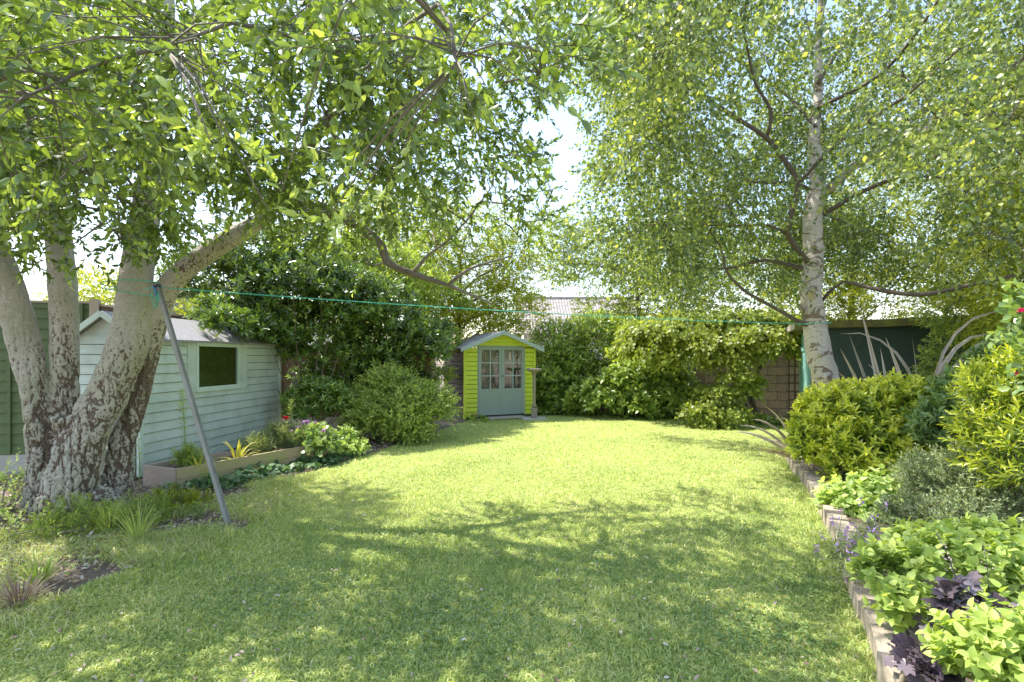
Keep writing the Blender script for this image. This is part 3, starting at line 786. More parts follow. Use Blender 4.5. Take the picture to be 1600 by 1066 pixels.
# ------------------------------------------------------------------ the silver birch, right
def birch():
    base = P(1300, 715, 8.0); base.z = .1
    root = empty('silver_birch', base, 'silver birch with leaning pale peeling trunk behind the golden shrub', 'tree')
    D = lambda px, py, dy=0: P(px, py, 8.0+dy)
    w = lambda px: px*8/800/2
    tr = Tubes()
    tr.add([Vector(a)-base for a in (D(1316, 722), D(1304, 660), D(1293, 605), D(1280, 555), D(1273, 505), D(1267, 460), D(1271, 400), D(1270, 340), D(1277, 290), D(1272, 220, .05), D(1278, 150, .1), D(1280, 60, .1), D(1286, -60, .1), D(1290, -200, .1))],
           [w(48), w(38), w(36), w(35), w(33), w(30), w(28), w(26), w(25), w(16), w(13), w(10), w(8), w(5)], 28, .03, .16)
    # swollen collars and cut stubs
    for a, b, r0, r1 in ((D(1275, 500), D(1248, 478, -.1), 12, 7), (D(1270, 470), D(1268, 452, -.32), 15, 9), (D(1296, 610), D(1292, 585, -.2), 24, 12), (D(1290, 590), D(1305, 598, -.2), 20, 10), (D(1278, 560), D(1283, 552, -.25), 13, 4)):
        tr.add([a-base, a.lerp(b, .5)-base, b-base], [w(r0), w((r0+r1)/2), w(r1)], 10, .05, .2)
    tr.build('trunk', 'birch', root, lambda r: 0 if r > .05 else .35)
    lim = Tubes(); skel = []
    br = [([(1292, 301, 0), (1333, 261, -.2), (1387, 230, -.5), (1459, 194, -.8)], (14, 13, 11, 10), 1),
          ([(1459, 194, -.8), (1520, 150, -1.1), (1600, 90, -1.5)], (8, 6, 3), 0),
          ([(1286, 336, 0), (1342, 302, -.3), (1405, 275, -.7), (1450, 252, -1), (1495, 221, -1.3), (1540, 185, -1.6), (1620, 120, -2)], (9, 8, 7, 6, 5, 4, 3), 0),
          ([(1405, 275, -.7), (1440, 276, -.8), (1495, 279, -1), (1585, 288, -1.5)], (6, 5, 4, 3), 0),
          ([(1270, 419, 0), (1232, 369, -.2), (1236, 333, -.3), (1247, 288, -.4), (1220, 243, -.5), (1198, 216, -.6), (1144, 180, -.8), (1103, 153, -.9), (1067, 122, -1), (1030, 80, -1.2)], (11, 10, 10, 10, 9, 8, 7, 6, 4, 3), 0),
          ([(1198, 216, -.6), (1205, 175, -.7), (1180, 130, -.9), (1169, 81, -1.1), (1157, 20, -1.4)], (7, 6, 5, 4, 3), 0),
          ([(1247, 288, -.4), (1288, 243, -.6), (1337, 202, -.9), (1405, 157, -1.3), (1450, 121, -1.6), (1504, 72, -2)], (8, 7, 6, 5, 4, 3), 0),
          ([(1232, 369, -.2), (1202, 353, -.1), (1126, 353, 0), (1060, 345, .2)], (6, 5, 4, 2), 0),
          ([(1258, 420, 0), (1193, 407, .3), (1135, 420, .5), (1081, 416, .7), (1010, 400, 1)], (8, 7, 5, 4, 2), 0),
          ([(1272, 515, 0), (1222, 488, -.1), (1160, 452, -.2), (1133, 420, -.3), (1127, 388, -.3), (1100, 350, -.4)], (9, 7, 6, 5, 4, 2), 0),
          ([(1284, 470, 0), (1300, 452, -.1), (1318, 440, -.2), (1360, 450, -.5), (1436, 461, -.9), (1517, 445, -1.3), (1590, 430, -1.6)], (7, 6, 5, 8, 8, 7, 4), 0),
          ([(1270, 300, 0), (1240, 285, .3), (1180, 285, .6), (1110, 262, .9), (1010, 250, 1.3)], (7, 6, 5, 4, 2), 0),
          ([(1275, 200, 0), (1230, 150, .5), (1160, 100, 1), (1060, 40, 1.6)], (8, 6, 5, 3), 0),
          ([(1278, 130, 0), (1320, 70, .6), (1400, 10, 1.2)], (7, 6, 3), 0),
          ([(1276, 170, 0), (1370, 120, -.8), (1440, 40, -1.8), (1500, -60, -2.4)], (8, 6, 5, 3), 0)]
    pale = Tubes()
    for pts, ws, isp in br:
        q = (pale if isp else lim).add([D(*a)-base for a in pts], [w(a)*(1 if isp else .8) for a in ws], 8, .15, .2); skel += [a+base for a in q[::2]]
    skel = skel[2:]
    pale.build('pale_limb', 'birch', root, lambda r: .25)
    cl = []; tries = 0
    while len(cl) < 210 and tries < 30000:
        tries += 1
        Y = random.uniform(4.6, 11.5); X = random.uniform(.6, 10.5); z = random.uniform(2.3, 8.5)
        px, py = proj(np.array((X, Y, z)))
        if px < 880 or px > 1720 or py < -130: continue
        if px < 930 and py > 100 and py < 420: continue
        if Y > 8.5 and z < 4.0 and random.random() < .2: continue
        lo = 430 if px < 1240 else (400 if px < 1330 else 430)
        if py > lo: continue
        if Y < 7.5 and z < 3.0: continue
        # let the trunk and main forks show
        if Y < 8.3 and abs(px-1268) < 60 and 260 < py < 480: continue
        if Y < 8.0 and 1060 < px < 1500 and 100 < py < 470 and random.random() < .75: continue
        cl.append((Vector((X, Y, z)), random.uniform(.42, .8)))
    for px, py, Y, r in ((925, 290, 9, .35), (915, 350, 9.4, .4), (960, 330, 9, .45), (960, 420, 10, .5), (1010, 440, 9.5, .45), (900, 430, 10.5, .45), (930, 120, 8.5, .5), (950, 40, 8.5, .5), (1060, 470, 9, .4), (1130, 480, 9, .4), (880, 390, 10.5, .45), (905, 350, 10.5, .4), (940, 380, 10, .5), (860, 420, 11, .45), (990, 370, 9.6, .5), (960, 200, 9, .45), (1030, 300, 9, .6)):
        cl.append((P(px, py, Y), r))
    B = []; A = []
    cl.sort(key=lambda e: min((q-e[0]).length for q in skel))
    for c, r in cl:
        s = min(skel, key=lambda q: (q-c).length); skel.append(c)
        ln = (s-c).length
        mid = s.lerp(c, .5)+Vector((random.uniform(-.15, .15), random.uniform(-.15, .15), random.uniform(.0, .25)))
        skel += lim.add([s-base, mid-base, c-base], [min(.020, .006+.005*ln), .008, .004], 5, .25, .2) and [s.lerp(mid, .6), mid, mid.lerp(c, .5)]
        nt = int(88*(r/.6)**2)
        p, d, rad = ell(c, (r, r, r*.7), nt, .15)
        for j in range(0, len(p), 12):
            e = Vector(p[j]); f0 = mid.lerp(c, random.uniform(.45, 1)); lim.add([f0-base, f0.lerp(e, .5)-base+Vector((0, 0, .05)), e-base], [.004, .003, .0015], 3, .4)
        B.append(p); A.append(d*.7+rng.normal(0, .4, d.shape)+np.array((0, 0, -.35)))
    B = np.concatenate(B); A = np.concatenate(A)
    px, py = proj(B)
    k = (snoise(B, 2.8, 9) > -.42) & ~((px < 905) & (py > 130) & (py < 340)) & ~((px > 860) & (px < 1010) & (py > 435)) & (px > 860)
    B, A = B[k], A[k]
    SL = rng.uniform(.2, .42, len(B))
    pos, d, nn, sz, t = shoots(B, A, SL, 8, (.7, 1.3), False, .35, .35)
    n = len(pos)
    v = .42+.1*(t-.5)+rng.normal(0, .24, n)+snoise(pos, 1.2, 6)*.16
    leafmesh('crown', T_DIA, pos-np.array(base), d, nn, .070*sz*rng.uniform(.6, 1.2, n), .058*sz*rng.uniform(.8, 1.1, n), np.clip(v, 0, 1), 'birch_leaf', root)
    twigmesh('twig', B-np.array(base), A, SL, .0022, 'twig', root, .35)
    lim.build('limb', 'twig', root)
birch()

# ------------------------------------------------------------------ more trees and tall shrubs
def tree(name, label, base, height, trunk_r, clumps, n, leafL, leafW, mat, tpl=T_DIA, nl=7, group=None, bark='twig', vb=0, gap=-.5, upward=.2, droop=.15, slen=.28):
    root = empty(name, base, label, 'tree', group)
    b = Vector(base)
    top = Vector((sum(c[0][0] for c in clumps)/len(clumps), sum(c[0][1] for c in clumps)/len(clumps), height))
    tr = Tubes()
    mid = b.lerp(top, .45)+Vector((random.uniform(-.2, .2), random.uniform(-.2, .2), 0))
    pts = tr.add([b-b, (b.lerp(mid, .5))-b, mid-b, top-b], [trunk_r, trunk_r*.8, trunk_r*.6, trunk_r*.15], 9, .2, .3)
    tr.build('trunk', bark, root, lambda r: .4)
    lim = Tubes()
    for c, r in clumps:
        c = Vector(c)-b
        z = max(.25*height, c.z-.7*max(r[0], r[1]))
        s = min(pts, key=lambda q: abs(q.z-z))
        lim.add([s, s.lerp(c, .5)+Vector((0, 0, .12)), c], [trunk_r*.35, trunk_r*.22, .006], 5, .25, .2)
        for _ in range(8):
            e = c+Vector((random.gauss(0, .5)*r[0], random.gauss(0, .5)*r[1], random.gauss(0, .5)*r[2]))
            lim.add([c, c.lerp(e, .5)+Vector((0, 0, .05)), e], [.008, .005, .002], 4, .3)
    lim.build('limb', bark, root, lambda r: .4)
    B = []; A = []
    tot = sum(r[0]*r[2] for c, r in clumps)
    for c, r in clumps:
        p, d, rad = ell(c, r, int(n*r[0]*r[2]/tot), .3); B.append(p); A.append(d)
    B = np.concatenate(B); A = np.concatenate(A)
    k = (snoise(B, 2.4, len(label)) > gap) & (B[:, 2] > .05); B, A = B[k], A[k]
    A = A+rng.normal(0, .4, A.shape)+np.array((0, 0, upward)); SL = slen*rng.uniform(.6, 1.3, len(B))
    pos, d, nn, sz, t = shoots(B, A, SL, nl, (.7, 1.2), False, droop, .3)
    m = len(pos)
    v = .40+vb+.2*(t-.5)+rng.normal(0, .17, m)+snoise(pos, 1.3, 3)*.14
    leafmesh('crown', tpl, pos-np.array(b), d, nn, leafL*sz*rng.uniform(.7, 1.2, m), leafW*sz, np.clip(v, 0, 1), mat, root)
    return root

# tree with sunny yellow leaves between shed and summerhouse, beyond the boundary
tree('fruit_tree', 'sunny yellow green leafed tree behind the lime summerhouse', (-1.9, 14.6, 0), 5.0, .13,
     [((-1.9, 14.6, 3.4), (1.6, 1.2, 1.1)), ((-.7, 14.8, 3.1), (1.2, 1, .9)), ((-3.3, 14.2, 3.0), (1.3, 1, 1.1)), ((-2.2, 14.8, 4.6), (1.2, 1, .8)), ((.1, 15.2, 3.7), (.9, .8, .8)), ((-1.2, 15.2, 2.4), (1.5, .9, .7)), ((-.6, 14.9, 2.5), (1.1, .8, .6)), ((.5, 15.4, 3.0), (.6, .6, .5)), ((-1.2, 15, 5.4), (1.2, .9, .8)), ((-2.8, 14.8, 5.6), (1.2, .9, .8)), ((.1, 15.2, 4.7), (.9, .7, .7)), ((-4.2, 14.6, 5.6), (1.1, .9, .8)), ((-.3, 14.7, 4.2), (1.0, .7, .7)), ((-3.0, 15, 4.4), (1, .8, .7))],
     9000, .085, .045, 'gold_leaf', gap=-.5)
tree('bushy_tree', 'fresh green bushy tree rising above the dark rhododendron', (-4.2, 12.0, 0), 5.2, .12,
     [((-4.4, 12.2, 3.0), (1.5, 1, 1.2)), ((-3.2, 12.6, 2.8), (1.3, 1, 1.1)), ((-5.3, 12.2, 3.6), (1.2, 1, 1.2)), ((-4.0, 12.6, 4.6), (1.2, 1, .9)), ((-2.9, 12.9, 4.0), (.9, .8, .8))],
     3000, .09, .042, 'honey_leaf', gap=-.35)
tree('garden_tree', 'bright green spreading tree beyond the wall, behind the birch', (4.2, 16.6, 0), 6.0, .14,
     [((3.0, 16.2, 3.2), (1.0, 1, .8)), ((1.7, 17, 4.7), (.8, .7, .75)), ((1.5, 17.2, 5.7), (.7, .6, .8)), ((2.6, 17, 5.2), (.9, .8, .9)), ((4.4, 16.4, 3.3), (1.5, 1.2, 1.3)), ((5.8, 16.4, 3.2), (1.5, 1.2, 1.3)), ((4.9, 17, 5.0), (1.8, 1.2, 1.2)), ((6.6, 17, 4.6), (1.4, 1.2, 1.3)), ((3.9, 17, 4.6), (1.0, 1, .8))],
     6600, .095, .055, 'acer_leaf', gap=-.4)
tree('garden_tree', 'dense yellow green tree standing directly behind the deep green shed', (8.6, 13.4, 0), 5.6, .14,
     [((7.6, 13.0, 2.9), (1.4, 1, 1.1)), ((9.2, 12.6, 3.0), (1.4, 1.1, 1.1)), ((8.4, 13.4, 4.3), (1.6, 1.2, 1.2)), ((10.2, 12.6, 4.2), (1.3, 1.1, 1.2)), ((9.4, 13.2, 5.6), (1.3, 1, 1)), ((7.2, 13.6, 4.0), (1.0, .9, 1.0))],
     6200, .085, .042, 'gold_leaf', vb=-.12, gap=-.45)
tree('garden_tree', 'distant pale green tree seen over the fence between the left stems', (-9.6, 14.5, 0), 4.2, .12,
     [((-9.8, 14.5, 2.9), (1.6, 1, .8)), ((-11.5, 14.5, 3.0), (1.5, 1, .9)), ((-8.2, 14.6, 2.9), (1.0, .9, .7)), ((-12.6, 15.5, 3.4), (1.5, 1, .9))],
     2200, .10, .055, 'gold_leaf', vb=-.05)

def clumps(pts, r, sq=.8):
    return [(tuple(P(px, py, Y)), (r*k, r*k*.9, r*k*sq)) for px, py, Y, k in pts]

# rhododendron: dark mass right of the pale green shed
shrub('rhododendron', 'tall dark glossy rhododendron spreading over the pale green shed roof', 'shrub',
      clumps([(330, 440, 9.6, .9), (400, 470, 9.6, 1), (470, 450, 9.8, 1.05), (540, 470, 10.2, 1), (600, 490, 10.6, .95), (500, 530, 10.2, .9), (580, 555, 10.8, .95), (650, 540, 11.4, .8), (400, 400, 9.8, .8), (480, 390, 10, .7), (670, 510, 12, .6), (560, 600, 10.6, .7), (500, 590, 10.4, .55), (640, 590, 11.6, .7), (370, 505, 9.0, .42), (420, 515, 9.6, .4), (335, 490, 8.6, .36), (362, 505, 8.2, .30), (340, 505, 7.9, .22), (400, 515, 8.8, .34), (425, 522, 9.2, .3)], .95),
      5600, .135, .048, 'dark_leaf', T_DIA, 9, .2, th=(.9, 1.4), gap=-.45, gf=2.6, upward=.4, vb=.02, tipv=.35, stems=16)
shrub('laurel_bush', 'yellow tinged leafy bush between the dark rhododendron and the summerhouse', 'shrub',
      clumps([(600, 420, 11.6, .9), (650, 450, 12.6, .9), (690, 470, 13.6, .8), (680, 530, 13.2, .7), (560, 400, 11.6, .7), (690, 590, 13.0, .4)], .95),
      2600, .10, .04, 'honey_leaf', T_DIA, 8, .22, gap=-.4, vb=.1, stems=10)
shrub('honeysuckle_bush', 'rounded feathery honeysuckle bush spilling onto the lawn left of the summerhouse', 'shrub',
      clumps([(620, 640, 9.6, 1.0), (580, 650, 9.5, .75), (665, 630, 9.8, .8), (610, 600, 9.8, .7), (640, 670, 9.4, .6), (585, 610, 9.8, .5)], .72, .72),
      3000, .062, .030, 'honey_leaf', T_DIA, 17, .56, th=(.9, 1.3), opposite=True, upward=.7, droop=.25, gap=-.7, wild=.42, flat=.3, vb=.02, tipv=.45, stems=14)
shrub('young_rhododendron', 'small rhododendron with long whorled leaves beside the shed corner', 'shrub',
      clumps([(475, 640, 9.2, .9), (510, 620, 9.3, 1.1), (535, 635, 9.4, .9), (490, 605, 9.3, .7), (460, 625, 9.2, .6)], .36),
      480, .12, .032, 'dark_leaf', T_OVAL, 9, .12, th=(1.1, 1.5), upward=.9, vb=.25, droop=.05, gap=-.9, stems=8)

# hedge of different shrubs along the back
shrub('photinia_hedge', 'tall bronze tipped shrub right behind the summerhouse roof', 'shrub',
      clumps([(870, 540, 15, .9), (930, 530, 15.2, 1), (985, 535, 15.2, .9), (900, 580, 14.9, .9), (960, 590, 14.9, .9), (860, 600, 15, .8)], 1.0, .85),
      3000, .13, .055, 'hedge_leaf', T_DIA, 8, .26, gap=-.55, upward=.6, vb=.12, tipv=.4)
shrub('dark_laurel', 'large leaved laurel with dark shiny leaves behind the wooden bird bath', 'shrub',
      clumps([(865, 600, 14.3, .85), (900, 620, 14.1, .8), (880, 570, 14.5, .7), (850, 630, 14.2, .5)], .8),
      1400, .15, .07, 'hedge_leaf', T_OVAL, 7, .2, gap=-.6, vb=-.02, opposite=True)
shrub('hydrangea', 'broad hydrangea bush with big leaves at the back edge of the lawn', 'shrub',
      clumps([(980, 600, 13.6, .9), (1030, 590, 13.8, 1.0), (940, 620, 13.4, .7), (1060, 620, 13.4, .8), (1000, 630, 13.2, .7), (905, 634, 13.6, .45)], .85, .8),
      1700, .17, .105, 'hedge_leaf', T_OVAL, 6, .2, gap=-.65, vb=.02, opposite=True, flat=.5, th=(1, 1.4))
shrub('privet_bush', 'yellow green privet behind the hydrangea, below the tiled roof', 'shrub',
      clumps([(1000, 540, 14.6, .9), (1050, 520, 14.8, .9), (1020, 565, 14.4, .7), (970, 515, 15.4, .6)], .9),
      2000, .10, .05, 'gold_leaf', T_DIA, 9, .24, gap=-.6, vb=-.08)

def acer(label, blobs, n, trunk, group='weeping maples by the back wall'):
    r = shrub('weeping_maple', label, 'tree', blobs, n, .10, .07, 'acer_leaf', T_MAPLE, 7, .3, group, th=(.9, 1.3), droop=.55, upward=-.1, flat=.7, gap=-.45, gf=3.2, vb=.05, stems=0, stem='twig', tipv=.2, shell=.2)
    off = Vector(r.location); tb = Tubes()
    for pts, w in trunk: tb.add([P(*p)-off for p in pts], w, 7, .1, .2)
    tb.build('trunk', 'twig', r)
    return r
flatb = lambda pts, r: clumps(pts, r, .32)
acer('taller weeping maple with layered lime foliage before the stone wall', flatb([(1040, 520, 12.6, 1.1), (1110, 535, 12.4, 1.1), (1180, 525, 12.2, 1.1), (1090, 505, 12.8, .9), (1150, 500, 12.6, 1.0), (1000, 545, 12.4, .8), (1060, 560, 12.2, .7), (1220, 545, 11.8, .8), (1200, 500, 12.4, .9), (1010, 515, 12.8, .8), (1140, 560, 12, .6)], 1.0), 4200,
     [([(1182, 650, 12.6), (1170, 610, 12.6), (1150, 575, 12.5), (1110, 545, 12.4), (1060, 530, 12.5)], [.07, .06, .05, .035, .015]), ([(1170, 610, 12.6), (1185, 580, 12.5), (1205, 550, 12.2), (1225, 540, 12)], [.05, .04, .03, .01]), ([(1150, 575, 12.5), (1160, 540, 12.5), (1140, 505, 12.6)], [.04, .03, .01])])
acer('low dome of weeping maple foliage sweeping down to the lawn edge', flatb([(1150, 585, 11.8, .7), (1120, 610, 11.7, .75), (1095, 635, 11.6, .75), (1130, 640, 11.5, .8), (1165, 605, 11.6, .4), (1175, 592, 11.7, .4), (1110, 655, 11.4, .6)], .72), 1500,
     [([(1160, 655, 11.9), (1168, 625, 11.9), (1160, 600, 11.9), (1140, 588, 11.8)], [.045, .04, .03, .012])])

# ground ivy under the wall, hedge foot
def groundcover(name, label, cat, poly, n, z0, z1, leafL, leafW, mat, tpl, v0=.4, hgt=None):
    xs = [p[0] for p in poly]; ys = [p[1] for p in poly]
    x = rng.uniform(min(xs), max(xs), n); y = rng.uniform(min(ys), max(ys), n); k = inside(poly, x, y); x, y = x[k], y[k]; m = len(x)
    p3 = np.stack([x, y, 0*x], 1)
    z = z0+(z1-z0)*rng.random(m)*(.6+.4*snoise(p3, 4, 1))
    pos = np.stack([x, y, z], 1); d = rvec(m); d[:, 2] = d[:, 2]*.4-.1
    nn = np.tile((0, 0, 1.), (m, 1))+rng.normal(0, .45, (m, 3))
    s = rng.uniform(.6, 1.2, m)
    o = leafmesh(name, tpl, pos, d, nn, leafL*s, leafW*s, np.clip(v0+rng.normal(0, .18, m), 0, 1), mat, None)
    return tag(o, label, cat, kind='stuff')
groundcover('ground_ivy', 'pale ground ivy along the foot of the back hedge', 'ivy', [(.7, 13.9), (.9, 14.3), (3.4, 13.9), (6.6, 12.6), (6.9, 11.6), (6.1, 11.7), (4.5, 12.7), (3.0, 13.5), (1.5, 13.8)], 7000, .02, .28, .09, .07, 'hedge_leaf', T_HEART, .5)
groundcover('ivy_patch', 'dark ivy trailing along the foot of the long wooden planter', 'ivy', [(-4.0, 5.75), (-4.1, 6.0), (-2.9, 8.2), (-2.35, 8.3), (-2.55, 7.4), (-3.0, 6.6), (-3.3, 5.9)], 2600, .02, .16, .085, .075, 'ivy_leaf', T_HEART, .45)
groundcover('weeds', 'low weeds and seedlings in the bark under the big tree', 'weeds', [(-5.5, 4.0), (-5.5, 5.4), (-3.0, 6.2), (-2.5, 5.2), (-2.7, 4.2), (-3.2, 3.4)], 1800, .02, .10, .04, .025, 'long_grass', T_OVAL, .5)

# ------------------------------------------------------------------ pale green shed
def shed():
    a = Vector((-4.75, 6.5, 0)); b = Vector((-4.5, 9.9, 0)); Ln = (b-a).length
    ang = math.atan2(b.y-a.y, b.x-a.x)
    root = empty('garden_shed', a, 'pale green timber shed with overlapping boards and one olive window', 'shed', rz=ang)
    # local: x along the long wall, y into the shed (to the left), z up
    Wd = .82; H = 1.84; RH = 2.12
    def boards(name, x0, x1, z0, z1, y, side, holes=(), mat='shed_green', axis='x', h=.128):
        mb = MB(); z = z0; i = 0
        while z < z1-.01:
            t = min(z+h, z1)
            segs = [(x0, x1)]
            for hx0, hx1, hz0, hz1 in holes:
                if t > hz0+.01 and z < hz1-.01:
                    ns = []
                    for s0, s1 in segs:
                        if hx0 > s0: ns.append((s0, min(hx0, s1)))
                        if hx1 < s1: ns.append((max(hx1, s0), s1))
                    segs = ns
            for s0, s1 in segs:
                if s1-s0 < .02: continue
                jj = random.uniform(-.002, .002)
                # wedge section: thick at the bottom, thin at the top
                o = .026+jj; ti = .006+jj
                zb = z+.009
                if axis == 'x':
                    vs = [(s0, y-side*o, zb), (s1, y-side*o, zb), (s1, y-side*ti, t), (s0, y-side*ti, t), (s0, y+side*.01, zb), (s1, y+side*.01, zb), (s1, y+side*.01, t), (s0, y+side*.01, t)]
                else:
                    vs = [(y-side*o, s0, zb), (y-side*o, s1, zb), (y-side*ti, s1, t), (y-side*ti, s0, t), (y+side*.01, s0, zb), (y+side*.01, s1, zb), (y+side*.01, s1, t), (y+side*.01, s0, t)]
                V = [mb.bm.verts.new(v) for v in vs]
                for f in ((0, 1, 2, 3), (4, 7, 6, 5), (0, 4, 5, 1), (3, 2, 6, 7), (0, 3, 7, 4), (1, 5, 6, 2)): mb.bm.faces.new([V[q] for q in f])
            z += h; i += 1
        return mb.build(name, mat, root)
    wx0, wx1, wz0, wz1 = 1.08, 2.04, 1.12, 1.73
    fx0, fx1 = .86, 2.30
    boards('front_wall', .05, Ln-.05, .06, H, 0, 1, [(fx0, fx1, 1.085, H)])
    boards('end_wall', .04, Wd-.04, .06, H, 0, 1, axis='y')
    boards('end_wall', .04, Wd-.04, .06, H, Ln, -1, axis='y')
    boards('back_wall', .05, Ln-.05, .06, H, Wd, -1)
    mb = MB(); mb.span((.03, .012, .06), (Ln-.03, .02, 1.0)); mb.span((.03, .012, 1.001), (fx0, .02, H-.02)); mb.span((fx1, .012, 1.001), (Ln-.03, .02, H-.02)); mb.span((.012, .021, .06), (.02, Wd-.03, H-.02)); mb.build('gap_shade_backing', 'interior', root)  # dark sheet added behind the boards to deepen the shadow lines between them
    for xx in (0.006, Ln-.006):
        mb = MB(); V = [mb.bm.verts.new(v) for v in ((xx, .02, H), (xx, Wd-.02, H), (xx, Wd/2, RH-.01))]; mb.bm.faces.new(V)
        mb.build('gable', 'shed_green', root)
    for xx in (.02, Ln-.02):
        for yy in (-.012, Wd+.012):
            mb = MB(); mb.box((xx, yy, H/2+.02), (.055, .05, H-.04), bev=.004)
            mb.build('corner_post', 'shed_trim', root)
    # window group
    fr = MB()
    fr.span((fx0, -.034, wz0-.075), (wx0-.055, .0, H-.01), .003); fr.span((wx1+.045, -.034, wz0-.075), (fx1, .0, H-.01), .003)
    w = fr.build('window', 'shed_green', root)
    m = MB()
    m.span((wx0-.053, -.045, wz1), (wx1+.043, -.002, wz1+.06), .004)
    m.span((wx0-.053, -.045, wz0-.07), (wx1+.043, -.002, wz0), .004)
    m.span((wx0-.053, -.043, wz0+.001), (wx0, -.002, wz1-.001), .004); m.span((wx1, -.043, wz0+.001), (wx1+.043, -.002, wz1-.001), .004)
    m.build('frame', 'shed_trim', w)
    m = MB(); m.span((wx0, -.016, wz0), (wx1, -.012, wz1)); m.build('pane', 'glass', w)
    m = MB(); m.span((wx0-.03, .03, wz0-.03), (wx1+.03, .04, wz1+.03)); m.build('blind', 'blind', w)
    # roof: two felted slopes
    m = MB(); ov = .09
    def slope(y0, z0, y1, z1, nseg=18):
        for i in range(nseg):
            xa = -ov+(Ln+2*ov)*i/nseg; xb = -ov+(Ln+2*ov)*(i+1)/nseg
            w0 = random.uniform(-.006, .006)
            V = [m.bm.verts.new(v) for v in ((xa, y0, z0+w0), (xb, y0, z0+w0), (xb, y1, z1), (xa, y1, z1), (xa, y0, z0+w0+.03), (xb, y0, z0+w0+.03), (xb, y1, z1+.03), (xa, y1, z1+.03))]
            for f in ((0, 3, 2, 1), (4, 5, 6, 7), (0, 1, 5, 4), (2, 3, 7, 6), (1, 2, 6, 5), (3, 0, 4, 7)): m.bm.faces.new([V[q] for q in f])
    slope(-.10, H-.06, Wd/2, RH); slope(Wd+.10, H-.06, Wd/2, RH)
    m.build('roof', 'felt', root)
    for s in (-1, 1):
        y0 = Wd/2+s*(Wd/2+.09); m = MB()
        m.bar((-ov-.012-.001*s, y0, H-.06), (-ov-.012-.001*s, Wd/2, RH+.0), .02, .07)
        m.build('barge_board', 'shed_trim', root)
    m = MB(); m.span((.03, .03, .02), (Ln-.03, Wd-.03, .06)); m.build('floor', 'interior', root)
shed()

